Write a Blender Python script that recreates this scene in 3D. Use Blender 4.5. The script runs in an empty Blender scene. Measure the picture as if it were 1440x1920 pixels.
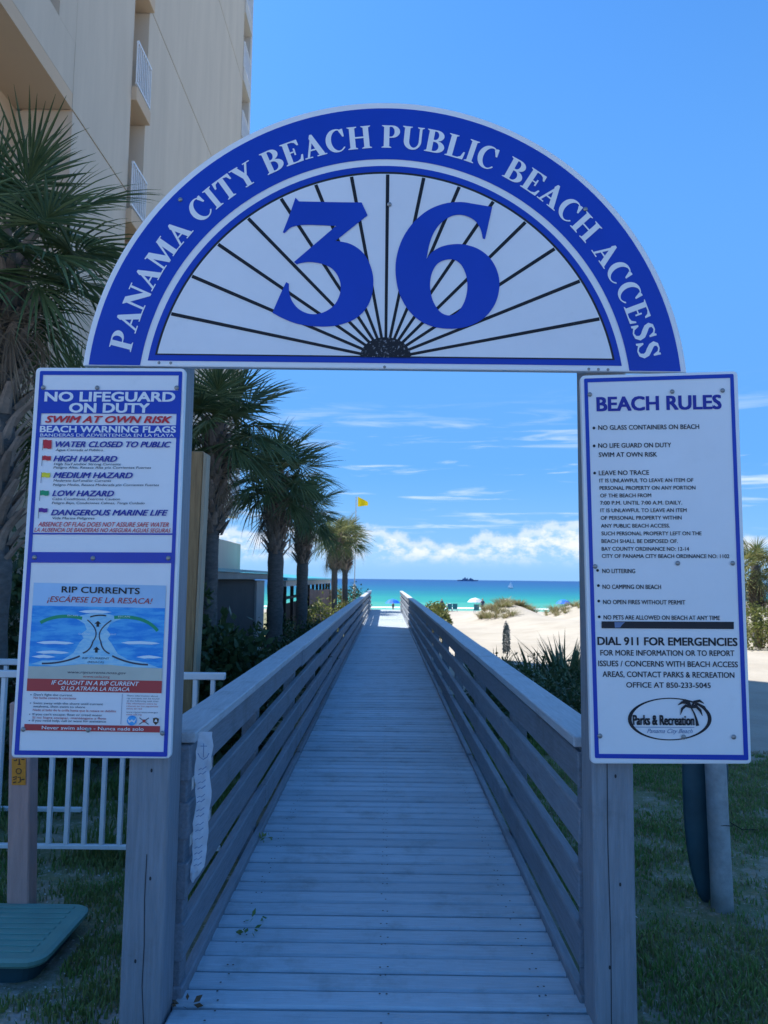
import bpy, math, random
import numpy as np
from mathutils import Vector, Matrix, Euler
from mathutils.geometry import tessellate_polygon
random.seed(7); RNG = np.random.default_rng(7)
R = math.radians; PI = math.pi
S = bpy.context.scene; COL = S.collection

# ------------------------------------------------------------------ camera, sky, sun, exposure
FPX = 1390.0; EYE = 1.5
PITCH, YAW, ROLL = R(5.17), R(0.2), R(0.65)
CAMM = Matrix.Rotation(YAW, 3, 'Z') @ Matrix.Rotation(PI/2 + PITCH, 3, 'X') @ Matrix.Rotation(ROLL, 3, 'Z')
cd = bpy.data.cameras.new('camera'); cam = bpy.data.objects.new('camera', cd); COL.objects.link(cam)
cd.sensor_fit = 'VERTICAL'; cd.sensor_height = 24.0; cd.sensor_width = 18.0; cd.lens = FPX/1920*24
cd.clip_start = 0.05; cd.clip_end = 80000
cam.location = (0, 0, EYE); cam.rotation_euler = CAMM.to_euler()
cd.dof.use_dof = True; cd.dof.focus_distance = 2.7; cd.dof.aperture_fstop = 5.0
S.camera = cam

SUN_EL = R(58); SUN_AZ = math.atan2(-1.0, 0.75)          # from +Y towards +X (negative: left)
w = bpy.data.worlds.new('World'); S.world = w; w.use_nodes = True
nt = w.node_tree; N = nt.nodes; L = nt.links
def nd(nt, t, **k):
    n = nt.nodes.new(t)
    for a, b in k.items(): setattr(n, a, b)
    return n
def mth(nt, op, a, b=None, c=None, clamp=False):
    n = nt.nodes.new('ShaderNodeMath'); n.operation = op; n.use_clamp = clamp
    for i, v in enumerate((a, b, c)):
        if v is None: continue
        if isinstance(v, (int, float)): n.inputs[i].default_value = v
        else: nt.links.new(v, n.inputs[i])
    return n.outputs[0]
def mixc(nt, f, a, b, mode='MIX'):
    n = nt.nodes.new('ShaderNodeMix'); n.data_type = 'RGBA'; n.blend_type = mode
    for i, v in ((0, f), (6, a), (7, b)):
        if isinstance(v, (int, float)): n.inputs[i].default_value = v
        elif isinstance(v, tuple): n.inputs[i].default_value = (v + (1,))[:4]
        else: nt.links.new(v, n.inputs[i])
    return n.outputs[2]
def maprange(nt, v, a, b, c=0.0, d=1.0, smooth=True):
    n = nt.nodes.new('ShaderNodeMapRange'); n.interpolation_type = 'SMOOTHSTEP' if smooth else 'LINEAR'
    nt.links.new(v, n.inputs[0])
    for i, x in enumerate((a, b, c, d)): n.inputs[i+1].default_value = x
    return n.outputs[0]
def noise(nt, vec, scale, detail=4, rough=0.55, dist=0.0):
    n = nt.nodes.new('ShaderNodeTexNoise'); n.inputs['Scale'].default_value = scale
    n.inputs['Detail'].default_value = detail; n.inputs['Roughness'].default_value = rough
    n.inputs['Distortion'].default_value = dist
    if vec is not None: nt.links.new(vec, n.inputs['Vector'])
    return n.outputs[0]

bg = N['Background']; bg.inputs[1].default_value = 0.088
sky = nd(nt, 'ShaderNodeTexSky', sky_type='NISHITA'); sky.sun_disc = False
sky.sun_elevation = SUN_EL; sky.sun_rotation = SUN_AZ; sky.altitude = 0
sky.air_density = 1.0; sky.dust_density = 0.4; sky.ozone_density = 2.0
skyc = mixc(nt, 1.0, sky.outputs[0], (0.50, 1.10, 1.66), 'MULTIPLY')
tc = nd(nt, 'ShaderNodeTexCoord'); sp = nd(nt, 'ShaderNodeSeparateXYZ'); L.new(tc.outputs['Generated'], sp.inputs[0])
el = sp.outputs[2]; az = mth(nt, 'ARCTAN2', sp.outputs[0], sp.outputs[1])
def azel(sx, sy, off=0.0):
    c = nd(nt, 'ShaderNodeCombineXYZ'); L.new(mth(nt, 'MULTIPLY', az, sx), c.inputs[0]); L.new(mth(nt, 'MULTIPLY', el, sy), c.inputs[1]); c.inputs[2].default_value = off
    return c.outputs[0]
# cumulus bank low over the sea
topn = noise(nt, azel(1.0, 0.0, 3.1), 5.2, 3, 0.55)
edge = noise(nt, azel(1.0, 1.35, 1.7), 42.0, 6, 0.62)
top = mth(nt, 'MULTIPLY_ADD', topn, 0.15, -0.026)
top = mth(nt, 'MULTIPLY_ADD', edge, 0.030, top)
dens = maprange(nt, mth(nt, 'SUBTRACT', top, el), -0.007, 0.009)
puff = noise(nt, azel(1.0, 1.6, 5.2), 30.0, 6, 0.65)
lit = mth(nt, 'MULTIPLY', maprange(nt, puff, 0.40, 0.66), maprange(nt, el, 0.012, 0.042))
rim = maprange(nt, mth(nt, 'SUBTRACT', top, el), 0.014, 0.0)
lit = mth(nt, 'MAXIMUM', lit, mth(nt, 'MULTIPLY', rim, maprange(nt, el, 0.02, 0.05)))
cloudc = mixc(nt, lit, (2.6, 4.6, 7.1), (6.9, 7.1, 7.6))
low = maprange(nt, el, 0.004, 0.034)
cloudc = mixc(nt, low, (2.15, 4.15, 6.9), cloudc)
cden = mth(nt, 'MULTIPLY', dens, 0.92)
# thin high streaks
cir = noise(nt, azel(2.4, 26.0, 9.0), 2.6, 5, 0.6, 0.5)
cir = mth(nt, 'MULTIPLY', maprange(nt, cir, 0.52, 0.74), mth(nt, 'MULTIPLY', maprange(nt, el, 0.05, 0.08), maprange(nt, el, 0.26, 0.14)))
hz = maprange(nt, el, 0.75, 0.25, 0.0, 0.88)
skyc = mixc(nt, hz, skyc, (0.98, 2.85, 6.5))
skyc = mixc(nt, maprange(nt, el, 0.16, 0.02, 0.0, 0.8), skyc, (2.0, 4.1, 6.8))
skyc = mixc(nt, mth(nt, 'MULTIPLY', cir, 0.75), skyc, (6.2, 7.0, 7.8))
skyc = mixc(nt, cden, skyc, cloudc)
L.new(skyc, bg.inputs[0])

sl = bpy.data.lights.new('sun', 'SUN'); so = bpy.data.objects.new('sun', sl); COL.objects.link(so)
sl.energy = 5.0; sl.angle = R(0.53); sl.color = (1.0, 0.955, 0.88)
sd = Vector((math.sin(SUN_AZ)*math.cos(SUN_EL), math.cos(SUN_AZ)*math.cos(SUN_EL), math.sin(SUN_EL)))
so.rotation_euler = sd.to_track_quat('Z', 'Y').to_euler(); so.location = (-30, 20, 60)
S.view_settings.view_transform = 'Standard'; S.view_settings.look = 'None'
S.view_settings.exposure = 0.78; S.view_settings.gamma = 1.0; S.view_settings.use_curve_mapping = False

# ------------------------------------------------------------------ helpers
def at(u, v, Y=None, X=None, Z=None):
    """world point where the photo's pixel ray meets the plane Y=, X= or Z= (used to read real positions off the photo)"""
    d = CAMM @ Vector(((u-720)/FPX, (960-v)/FPX, -1.0))
    t = Y/d[1] if Y is not None else (X/d[0] if X is not None else (Z-EYE)/d[2])
    return Vector((0, 0, EYE)) + d*t
def tag(o, label=None, cat=None, group=None, kind=None):
    if label: o['label'] = label
    if cat: o['category'] = cat
    if group: o['group'] = group
    if kind: o['kind'] = kind
    return o
def thing(name, label, cat, loc=(0, 0, 0), group=None, rz=0.0):
    o = bpy.data.objects.new(name, None); COL.objects.link(o); o.empty_display_size = 0.1
    o.location = loc; o.rotation_euler = (0, 0, rz); return tag(o, label, cat, group)
def root_of(p):
    v = Vector((0, 0, 0))
    while p is not None: v += Vector(p.location); p = p.parent
    return v
def mesh(name, vs, fs, mat, smooth=False):
    me = bpy.data.meshes.new(name); me.from_pydata([tuple(v) for v in vs], [], fs)
    if mat is not None: me.materials.append(mat)
    if smooth: me.shade_smooth()
    me.update(); return me
def link(name, me, parent=None, loc=(0, 0, 0), rot=(0, 0, 0)):
    o = bpy.data.objects.new(name, me); COL.objects.link(o); o.parent = parent
    o.location = loc; o.rotation_euler = rot; return o
class MB:
    def __init__(s): s.v = []; s.f = []
    def add(s, vs, fs):
        k = len(s.v); s.v += [Vector(v) for v in vs]; s.f += [tuple(i+k for i in f) for f in fs]; return s
    def box(s, x0, x1, y0, y1, z0, z1, b=0.0):
        if b <= 0:
            return s.add([(x, y, z) for z in (z0, z1) for y in (y0, y1) for x in (x0, x1)],
                  [(0, 2, 3, 1), (4, 5, 7, 6), (0, 1, 5, 4), (2, 6, 7, 3), (0, 4, 6, 2), (1, 3, 7, 5)])
        vs = []
        for (sx, sy, sz) in [(i, j, k) for k in (0, 1) for j in (0, 1) for i in (0, 1)]:
            X, Y, Z = (x0, x1)[sx], (y0, y1)[sy], (z0, z1)[sz]
            dx, dy, dz = (b, -b)[sx], (b, -b)[sy], (b, -b)[sz]
            vs += [(X, Y+dy, Z+dz), (X+dx, Y, Z+dz), (X+dx, Y+dy, Z)]
        i = lambda c, k: c*3+k
        fs = []
        fs += [(i(0,0), i(4,0), i(6,0), i(2,0)), (i(1,0), i(3,0), i(7,0), i(5,0)),
               (i(0,1), i(1,1), i(5,1), i(4,1)), (i(2,1), i(6,1), i(7,1), i(3,1)),
               (i(0,2), i(2,2), i(3,2), i(1,2)), (i(4,2), i(5,2), i(7,2), i(6,2))]
        for a, b2, k1, k2 in [(0,1,1,2),(2,3,1,2),(4,5,1,2),(6,7,1,2),(0,2,0,2),(1,3,0,2),(4,6,0,2),(5,7,0,2),(0,4,0,1),(1,5,0,1),(2,6,0,1),(3,7,0,1)]:
            fs.append((i(a,k1), i(b2,k1), i(b2,k2), i(a,k2)))
        for c in range(8): fs.append((i(c,0), i(c,1), i(c,2)))
        return s.add(vs, fs)
    def tube(s, pts, rad, n=8, cap=True):
        pts = [Vector(p) for p in pts]; k0 = len(s.v); m = len(pts)
        rad = rad if isinstance(rad, (list, tuple)) else [rad]*m
        ref = Vector((0.13, 0.31, 0.94)) if abs((pts[-1]-pts[0]).normalized().z) < 0.8 else Vector((1, 0.02, 0))
        for j, p in enumerate(pts):
            d = (pts[min(j+1, m-1)] - pts[max(j-1, 0)]).normalized(); a = d.cross(ref).normalized(); b = d.cross(a)
            for q in range(n):
                t = 2*PI*q/n; s.v.append(p + (a*math.cos(t) + b*math.sin(t))*rad[j])
        for j in range(m-1):
            for q in range(n):
                q2 = (q+1) % n; s.f.append((k0+j*n+q, k0+j*n+q2, k0+(j+1)*n+q2, k0+(j+1)*n+q))
        if cap: s.f.append(tuple(k0+q for q in reversed(range(n)))); s.f.append(tuple(k0+(m-1)*n+q for q in range(n)))
        return s
    def part(s, name, mat, parent=None, smooth=False):
        o0 = root_of(parent); return link(name, mesh(name, [v-o0 for v in s.v], s.f, mat, smooth), parent)
def fixn(me):
    import bmesh
    bm = bmesh.new(); bm.from_mesh(me); bmesh.ops.recalc_face_normals(bm, faces=bm.faces); bm.to_mesh(me); bm.free(); return me
def copy_tree(o, parent=None):
    kids = list(o.children); c = o.copy(); COL.objects.link(c); c.parent = parent
    for k in kids: copy_tree(k, c)
    return c

# ------------------------------------------------------------------ materials
def mat(name, col, rough=0.6, spec=0.3, metal=0.0, var=0.0, nscale=0, namp=0.25, bump=0.0, bscale=40, stretch=None, col2=None, trans=0.0, dirt=None):
    m = bpy.data.materials.new(name); m.use_nodes = True; t = m.node_tree; p = t.nodes['Principled BSDF']
    p.inputs['Roughness'].default_value = rough; p.inputs['Specular IOR Level'].default_value = spec; p.inputs['Metallic'].default_value = metal
    c = (*col, 1); geo = nd(t, 'ShaderNodeNewGeometry'); pos = geo.outputs['Position']; src = None
    if stretch:
        mp = nd(t, 'ShaderNodeMapping'); t.links.new(pos, mp.inputs[0]); mp.inputs['Scale'].default_value = stretch; pos = mp.outputs[0]
    cc = nd(t, 'ShaderNodeRGB'); cc.outputs[0].default_value = c; src = cc.outputs[0]
    if nscale:
        f = noise(t, pos, nscale, 6, 0.65)
        if col2: src = mixc(t, maprange(t, f, 0.38, 0.66), src, col2)
        else:
            k = maprange(t, f, 0.25, 0.75, 1-namp, 1+namp, False)
            cb = nd(t, 'ShaderNodeCombineColor'); [t.links.new(k, cb.inputs[i]) for i in range(3)]
            src = mixc(t, 1.0, src, cb.outputs[0], 'MULTIPLY')
    if dirt:
        f = noise(t, geo.outputs['Position'], dirt[1], 7, 0.7); src = mixc(t, maprange(t, f, dirt[2], dirt[3], 0.0, dirt[4] if len(dirt) > 4 else 0.6), src, dirt[0])
    if var:
        oi = nd(t, 'ShaderNodeObjectInfo'); k = maprange(t, oi.outputs['Random'], 0, 1, 1-var, 1+var, False)
        cb = nd(t, 'ShaderNodeCombineColor'); [t.links.new(k, cb.inputs[i]) for i in range(3)]
        src = mixc(t, 1.0, src, cb.outputs[0], 'MULTIPLY')
    t.links.new(src, p.inputs['Base Color'])
    if bump:
        b = nd(t, 'ShaderNodeBump'); b.inputs['Strength'].default_value = bump; b.inputs['Distance'].default_value = 0.02
        t.links.new(noise(t, pos, bscale, 5, 0.6), b.inputs['Height']); t.links.new(b.outputs[0], p.inputs['Normal'])
    if trans:
        tr = nd(t, 'ShaderNodeBsdfTranslucent'); t.links.new(src, tr.inputs[0]); ms = nd(t, 'ShaderNodeMixShader'); ms.inputs[0].default_value = trans
        t.links.new(p.outputs[0], ms.inputs[1]); t.links.new(tr.outputs[0], ms.inputs[2]); t.links.new(ms.outputs[0], t.nodes['Material Output'].inputs[0])
    return m
M = {}
M['deck'] = mat('deck_paint', (0.43, 0.495, 0.55), 0.55, 0.35, var=0.12, nscale=6, namp=0.16, bump=0.25, bscale=9, stretch=(1.2, 16, 16), dirt=((0.20, 0.21, 0.21), 3.2, 0.48, 0.75, 0.6))
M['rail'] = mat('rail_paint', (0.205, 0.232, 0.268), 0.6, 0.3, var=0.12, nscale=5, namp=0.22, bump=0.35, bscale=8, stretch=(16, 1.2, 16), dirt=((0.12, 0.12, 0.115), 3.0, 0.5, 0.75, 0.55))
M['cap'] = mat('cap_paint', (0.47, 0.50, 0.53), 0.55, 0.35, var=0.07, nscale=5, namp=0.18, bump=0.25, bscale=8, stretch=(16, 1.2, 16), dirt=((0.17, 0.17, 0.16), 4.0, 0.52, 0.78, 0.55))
M['post'] = mat('post_paint', (0.24, 0.262, 0.292), 0.6, 0.3, nscale=5, namp=0.2, bump=0.35, bscale=7, stretch=(14, 14, 0.9), dirt=((0.12, 0.12, 0.11), 3.5, 0.55, 0.8, 0.5))
M['rust'] = mat('rusty_screw', (0.09, 0.06, 0.05), 0.7, 0.3)
M['crack'] = mat('split_knot_dark', (0.05, 0.05, 0.055), 0.9, 0.1)  # near-black tone of the splits and knots in the gate posts
M['white'] = mat('sign_white', (0.82, 0.82, 0.83), 0.35, 0.4, nscale=2.5, namp=0.05, dirt=((0.5, 0.5, 0.5), 7.0, 0.6, 0.85, 0.25))
M['whitefan'] = mat('sign_white_fan', (0.80, 0.80, 0.82), 0.4, 0.4, nscale=2.0, namp=0.06, dirt=((0.45, 0.45, 0.46), 6.0, 0.58, 0.85, 0.3))
M['edge'] = mat('sign_edge', (0.60, 0.59, 0.57), 0.6, 0.3, nscale=8, namp=0.15)
M['blue'] = mat('sign_blue', (0.004, 0.045, 0.42), 0.35, 0.4, nscale=3, namp=0.08)
M['navy'] = mat('sign_navy', (0.015, 0.025, 0.30), 0.4, 0.4)
M['red'] = mat('sign_red', (0.60, 0.02, 0.035), 0.4, 0.4)
M['dred'] = mat('sign_dark_red', (0.48, 0.045, 0.05), 0.4, 0.4)
M['black'] = mat('sign_black', (0.02, 0.02, 0.026), 0.45, 0.3)
M['ray'] = mat('ray_black', (0.012, 0.012, 0.016), 0.5, 0.3, dirt=((0.4, 0.4, 0.42), 160.0, 0.66, 0.72, 0.7))
M['hub'] = mat('hub_black', (0.012, 0.012, 0.016), 0.5, 0.3, dirt=((0.45, 0.45, 0.48), 110.0, 0.56, 0.66, 0.75))
M['dgrey'] = mat('sign_dark_grey', (0.06, 0.06, 0.09), 0.5, 0.3)
M['slate'] = mat('sign_slate', (0.16, 0.22, 0.36), 0.5, 0.3)
M['yellow'] = mat('sign_yellow', (0.85, 0.72, 0.04), 0.5, 0.3)
M['green'] = mat('sign_green', (0.02, 0.33, 0.15), 0.5, 0.3)
M['purple'] = mat('sign_purple', (0.12, 0.03, 0.28), 0.5, 0.3)
M['skyb'] = mat('poster_pale_blue', (0.42, 0.62, 0.82), 0.45, 0.3, nscale=3, namp=0.1)
M['seab'] = mat('poster_sea', (0.01, 0.26, 0.72), 0.45, 0.3, nscale=9, col2=(0.10, 0.48, 0.82), stretch=(1.2, 1, 6))
M['aqua'] = mat('poster_aqua', (0.42, 0.70, 0.82), 0.45, 0.3, nscale=14, col2=(0.22, 0.55, 0.78), stretch=(1.4, 1, 5))
M['foam'] = mat('poster_foam', (0.75, 0.85, 0.9), 0.45, 0.3)
M['psand'] = mat('poster_sand', (0.55, 0.55, 0.46), 0.5, 0.3, nscale=5, namp=0.12)
M['bolt'] = mat('bolt_metal', (0.32, 0.31, 0.30), 0.42, 0.5, metal=0.7, nscale=120, namp=0.3)
M['orange'] = mat('orange_sticker', (0.72, 0.27, 0.03), 0.5, 0.3, nscale=30, namp=0.15)
M['pvc'] = mat('white_painted_metal', (0.74, 0.75, 0.76), 0.4, 0.4, nscale=6, namp=0.08, dirt=((0.4, 0.42, 0.38), 8, 0.6, 0.85, 0.4))
M['pinkpost'] = mat('pink_marker_post', (0.50, 0.31, 0.27), 0.65, 0.25, nscale=4, namp=0.14, bump=0.2, bscale=7, stretch=(12, 12, 1))
M['tan'] = mat('pine_post', (0.34, 0.215, 0.105), 0.7, 0.25, nscale=4, namp=0.35, bump=0.3, bscale=7, stretch=(14, 14, 0.9))
M['tanp'] = mat('pine_lit_side', (0.40, 0.33, 0.23), 0.7, 0.25, nscale=4, namp=0.25, stretch=(14, 14, 0.9))  # paler pine tone standing in for light on the post's right face
M['box'] = mat('green_plastic_lid', (0.14, 0.30, 0.26), 0.45, 0.4, nscale=5, namp=0.12, dirt=((0.25, 0.28, 0.25), 9, 0.55, 0.8, 0.35))
M['boxd'] = mat('dark_green_plastic', (0.025, 0.07, 0.085), 0.5, 0.4, nscale=5, namp=0.2)
M['steel'] = mat('galvanised_pole', (0.36, 0.40, 0.42), 0.55, 0.4, metal=0.25, nscale=14, namp=0.3, bump=0.15, bscale=40)
M['darkb'] = mat('dark_board', (0.03, 0.085, 0.11), 0.5, 0.4, nscale=6, namp=0.3)
M['stucco'] = mat('tower_stucco', (0.60, 0.51, 0.40), 0.85, 0.15, nscale=1.6, namp=0.09, bump=0.15, bscale=30, stretch=(1, 1, 0.12), dirt=((0.54, 0.44, 0.32), 0.35, 0.5, 0.8, 0.35))
M['stuccow'] = mat('tower_stucco_warm', (0.60, 0.45, 0.31), 0.85, 0.15, nscale=0.5, namp=0.06, bump=0.1, bscale=30)
M['stuccop'] = mat('tower_pale_stucco', (0.56, 0.53, 0.48), 0.85, 0.15, nscale=0.6, namp=0.06, bump=0.1, bscale=30)
M['glass'] = mat('dark_window_glass', (0.03, 0.035, 0.04), 0.08, 0.8)
M['teal'] = mat('teal_metal_roof', (0.02, 0.30, 0.38), 0.4, 0.5, nscale=2, namp=0.12)
M['fascia'] = mat('grey_fascia', (0.30, 0.31, 0.30), 0.7, 0.2, nscale=3, namp=0.12)
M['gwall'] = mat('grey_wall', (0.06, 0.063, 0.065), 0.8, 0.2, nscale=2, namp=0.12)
M['gcol'] = mat('pale_corner_column', (0.42, 0.40, 0.38), 0.75, 0.2, nscale=3, namp=0.12)
M['pinkwood'] = mat('pinkish_fence_wood', (0.30, 0.19, 0.16), 0.8, 0.2, var=0.12, nscale=4, namp=0.2, stretch=(8, 8, 1))
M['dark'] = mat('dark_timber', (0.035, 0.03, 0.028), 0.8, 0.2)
def leafm(name, c, c2=None, tr=0.25, rough=0.45, var=0.25): return mat(name, c, rough, 0.35, var=var, nscale=3.5, col2=c2, trans=tr)
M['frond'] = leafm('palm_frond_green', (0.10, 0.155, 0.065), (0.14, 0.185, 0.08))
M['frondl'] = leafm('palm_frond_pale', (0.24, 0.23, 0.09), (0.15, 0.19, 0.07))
M['frondd'] = leafm('palm_frond_dead', (0.30, 0.24, 0.165), (0.20, 0.155, 0.11), 0.15, 0.7)
M['trunk'] = mat('palm_trunk', (0.135, 0.13, 0.122), 0.9, 0.1, nscale=3, namp=0.35, bump=0.6, bscale=9, stretch=(3, 3, 9))
M['boot'] = mat('palm_boot', (0.26, 0.205, 0.165), 0.85, 0.15, var=0.3, nscale=14, namp=0.35, bump=0.3, bscale=20)
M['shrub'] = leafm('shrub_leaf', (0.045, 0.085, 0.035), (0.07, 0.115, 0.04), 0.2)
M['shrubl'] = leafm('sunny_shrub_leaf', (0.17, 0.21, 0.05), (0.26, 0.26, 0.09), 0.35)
M['oat'] = leafm('dune_grass_leaf', (0.19, 0.20, 0.07), (0.28, 0.21, 0.12), 0.3)
M['yucca'] = leafm('yucca_blade', (0.075, 0.125, 0.06), (0.11, 0.15, 0.07), 0.2)
M['fluff'] = leafm('grey_fluff', (0.42, 0.42, 0.32), (0.34, 0.34, 0.26), 0.35)
M['twig'] = mat('twig_brown', (0.12, 0.08, 0.05), 0.9, 0.1)
M['grass'] = leafm('grass_blade', (0.15, 0.25, 0.065), (0.25, 0.29, 0.10), 0.3)
M['grassd'] = leafm('dry_grass_blade', (0.38, 0.33, 0.20), (0.28, 0.26, 0.14), 0.3)
M['shell'] = mat('pale_shell', (0.6, 0.58, 0.55), 0.7, 0.2)
M['paper'] = mat('paper_ribbon', (0.66, 0.70, 0.76), 0.7, 0.2, nscale=12, namp=0.1, trans=0.1)
M['ink'] = mat('ink', (0.22, 0.30, 0.46), 0.6, 0.2)
M['flag'] = mat('yellow_flag_cloth', (0.85, 0.62, 0.01), 0.6, 0.2, trans=0.2)
M['pole'] = mat('white_pole', (0.7, 0.7, 0.7), 0.4, 0.4)
M['ublue'] = mat('blue_canopy', (0.02, 0.16, 0.75), 0.6, 0.2)
M['uwhite'] = mat('white_canopy', (0.72, 0.76, 0.85), 0.6, 0.2, trans=0.2)
M['skin'] = mat('skin', (0.42, 0.24, 0.16), 0.6, 0.3)
M['swim'] = mat('dark_swimwear', (0.03, 0.05, 0.10), 0.7, 0.2)
M['ship'] = mat('hazy_ship_grey', (0.11, 0.18, 0.32), 0.8, 0.1)
M['chair'] = mat('teal_chair_fabric', (0.03, 0.16, 0.20), 0.7, 0.2)

# ------------------------------------------------------------------ ground, sea
def sst(a, b, x): t = np.clip((x-a)/(b-a), 0, 1); return t*t*(3-2*t)
def hnoise(x, y, s, seed=0):
    r = np.zeros_like(x)
    for k in range(5):
        a = seed*1.7 + k*2.399; f = s*(1.0+0.83*k)
        r += np.sin((x*math.cos(a) + y*math.sin(a))*f + a*5.1) * np.cos((x*math.sin(a)*0.7 - y*math.cos(a)*1.1)*f + a*2.3)/(1+0.7*k)
    return r/2.2
def height(x, y):
    x = np.asarray(x, float); y = np.asarray(y, float)
    z = -0.14 - 0.60*sst(4.5, 18, y) - 0.35*sst(20, 48, y) - 1.45*sst(50, 100, y) - 0.9*sst(96, 116, y)
    z = z + 0.018*hnoise(x, y, 2.3, 1)*sst(0.9, 1.3, np.abs(x)) + 0.05*hnoise(x, y, 0.55, 2)*sst(10, 18, y)*sst(1.2, 3, np.abs(x))
    d = np.exp(-((y-47)/6.0)**2)
    ridge = 1.15*np.exp(-((x-7.6)/1.9)**2) + 1.25*sst(9.6, 12.2, x)*(1+0.15*np.sin(x*0.9)) + 1.0*sst(-6, -12, x)
    z = z + d*ridge + 0.35*np.exp(-((y-36)/7)**2)*sst(4, 9, x)*(1+0.4*np.sin(x*0.7+1))
    z = z + 0.12*np.exp(-((y-25)/6)**2)*hnoise(x, y, 0.8, 5)*sst(2, 5, np.abs(x))
    return z
def gz(x, y): return float(height(np.array([x]), np.array([y]))[0])
xs = np.concatenate([-np.geomspace(900, 13, 26), np.arange(-12, 22.01, 0.2), np.geomspace(23, 900, 34)])
ys = np.concatenate([np.array([-400, -200, -100, -50, -25, -12, -6, -3]), np.arange(-1, 30, 0.2), np.arange(30, 66, 0.4), np.arange(66, 140, 1.5)])
GX, GY = np.meshgrid(xs, ys); GZ = height(GX, GY); nx, ny = len(xs), len(ys)
vs = np.stack([GX.ravel(), GY.ravel(), GZ.ravel()], 1)
idx = np.arange(nx*ny).reshape(ny, nx); fs = np.stack([idx[:-1, :-1].ravel(), idx[:-1, 1:].ravel(), idx[1:, 1:].ravel(), idx[1:, :-1].ravel()], 1)
me = bpy.data.meshes.new('ground'); me.from_pydata(vs.tolist(), [], fs.tolist()); me.shade_smooth()
def lawnness(x, y):
    e = hnoise(x, y, 0.9, 3)*1.2
    right = np.maximum(sst(8.6, 7.0, y + e), sst(13.5, 10.0, y + e)*sst(3.0, 2.2, x))*sst(0.2, 0.9, x); left = sst(60, 50, y)*sst(-0.2, -0.9, x)
    far = sst(60, 50, y)*sst(1.5, 0, np.abs(x)) + sst(40, 60, np.abs(x))*sst(60, 40, y)
    return np.clip(np.maximum(np.maximum(right, left), far), 0, 1)
at_ = me.attributes.new('lawn', 'FLOAT', 'POINT'); at_.data.foreach_set('value', lawnness(vs[:, 0], vs[:, 1]).astype(np.float32))
gm = bpy.data.materials.new('ground_sand_and_soil'); gm.use_nodes = True; t = gm.node_tree; p = t.nodes['Principled BSDF']; p.inputs['Roughness'].default_value = 0.95; p.inputs['Specular IOR Level'].default_value = 0.1
geo = nd(t, 'ShaderNodeNewGeometry'); P = geo.outputs['Position']; a = nd(t, 'ShaderNodeAttribute', attribute_name='lawn')
sand = mixc(t, maprange(t, noise(t, P, 0.6, 6, 0.6), 0.35, 0.7), (0.415, 0.378, 0.315), (0.355, 0.318, 0.26))
soil = mixc(t, maprange(t, noise(t, P, 5.5, 8, 0.7), 0.46, 0.62), (0.18, 0.19, 0.10), (0.30, 0.27, 0.20))
soil = mixc(t, maprange(t, noise(t, P, 2.6, 8, 0.75), 0.58, 0.70), soil, (0.46, 0.44, 0.41))
gs0 = nd(t, 'ShaderNodeSeparateXYZ'); t.links.new(P, gs0.inputs[0])
near = mth(t, 'MULTIPLY', maprange(t, gs0.outputs[1], 4.0, 2.4), maprange(t, gs0.outputs[0], 0.0, -0.5))
soil = mixc(t, mth(t, 'MULTIPLY', near, maprange(t, noise(t, P, 4.0, 8, 0.75), 0.42, 0.58)), soil, (0.42, 0.40, 0.39))
soil = mixc(t, maprange(t, noise(t, P, 55, 3, 0.6), 0.62, 0.72, 0, 0.7), soil, (0.6, 0.57, 0.52))
L2 = t.links; gsp = nd(t, 'ShaderNodeSeparateXYZ'); L2.new(P, gsp.inputs[0])
bounce_paving = mixc(t, maprange(t, noise(t, P, 1.5, 6, 0.6), 0.35, 0.7), (0.62, 0.595, 0.54), (0.54, 0.515, 0.47))  # unseen pale paving added behind the camera to bounce sun onto the signs
gcol = mixc(t, a.outputs['Fac'], sand, soil)
L2.new(mixc(t, maprange(t, gsp.outputs[1], 1.25, 1.1), gcol, bounce_paving), p.inputs['Base Color'])
b = nd(t, 'ShaderNodeBump'); b.inputs['Strength'].default_value = 0.6; b.inputs['Distance'].default_value = 0.06
L2.new(mth(t, 'ADD', noise(t, P, 3.0, 6, 0.65), mth(t, 'MULTIPLY', noise(t, P, 30, 4, 0.6), 0.25)), b.inputs['Height']); L2.new(b.outputs[0], p.inputs['Normal'])
me.materials.append(gm); tag(link('ground', me), kind='structure')

SEA = -3.0
wm = bpy.data.materials.new('sea_water'); wm.use_nodes = True; t = wm.node_tree; p = t.nodes['Principled BSDF']
geo = nd(t, 'ShaderNodeNewGeometry'); P = geo.outputs['Position']; sx = nd(t, 'ShaderNodeSeparateXYZ'); t.links.new(P, sx.inputs[0])
mp = nd(t, 'ShaderNodeMapping'); t.links.new(P, mp.inputs[0]); mp.inputs['Scale'].default_value = (0.25, 1, 1)
wob = noise(t, mp.outputs[0], 0.03, 4, 0.6)
yy = mth(t, 'ADD', sx.outputs[1], mth(t, 'MULTIPLY', mth(t, 'SUBTRACT', wob, 0.5), mth(t, 'MULTIPLY', sx.outputs[1], 0.45)))
lg = mth(t, 'LOGARITHM', yy, 10.0)
cr = nd(t, 'ShaderNodeValToRGB'); t.links.new(maprange(t, lg, 2.05, 3.3, 0, 1, False), cr.inputs[0]); e = cr.color_ramp.elements
e[0].position = 0.0; e[0].color = (0.135, 0.36, 0.27, 1); e[1].position = 1.0; e[1].color = (0.012, 0.064, 0.18, 1)
for q, c in ((0.03, (0.072, 0.31, 0.23, 1)), (0.12, (0.020, 0.24, 0.20, 1)), (0.26, (0.010, 0.165, 0.195, 1)), (0.38, (0.009, 0.115, 0.195, 1)), (0.60, (0.011, 0.08, 0.19, 1))):
    q_ = e.new(q); q_.color = c
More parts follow.
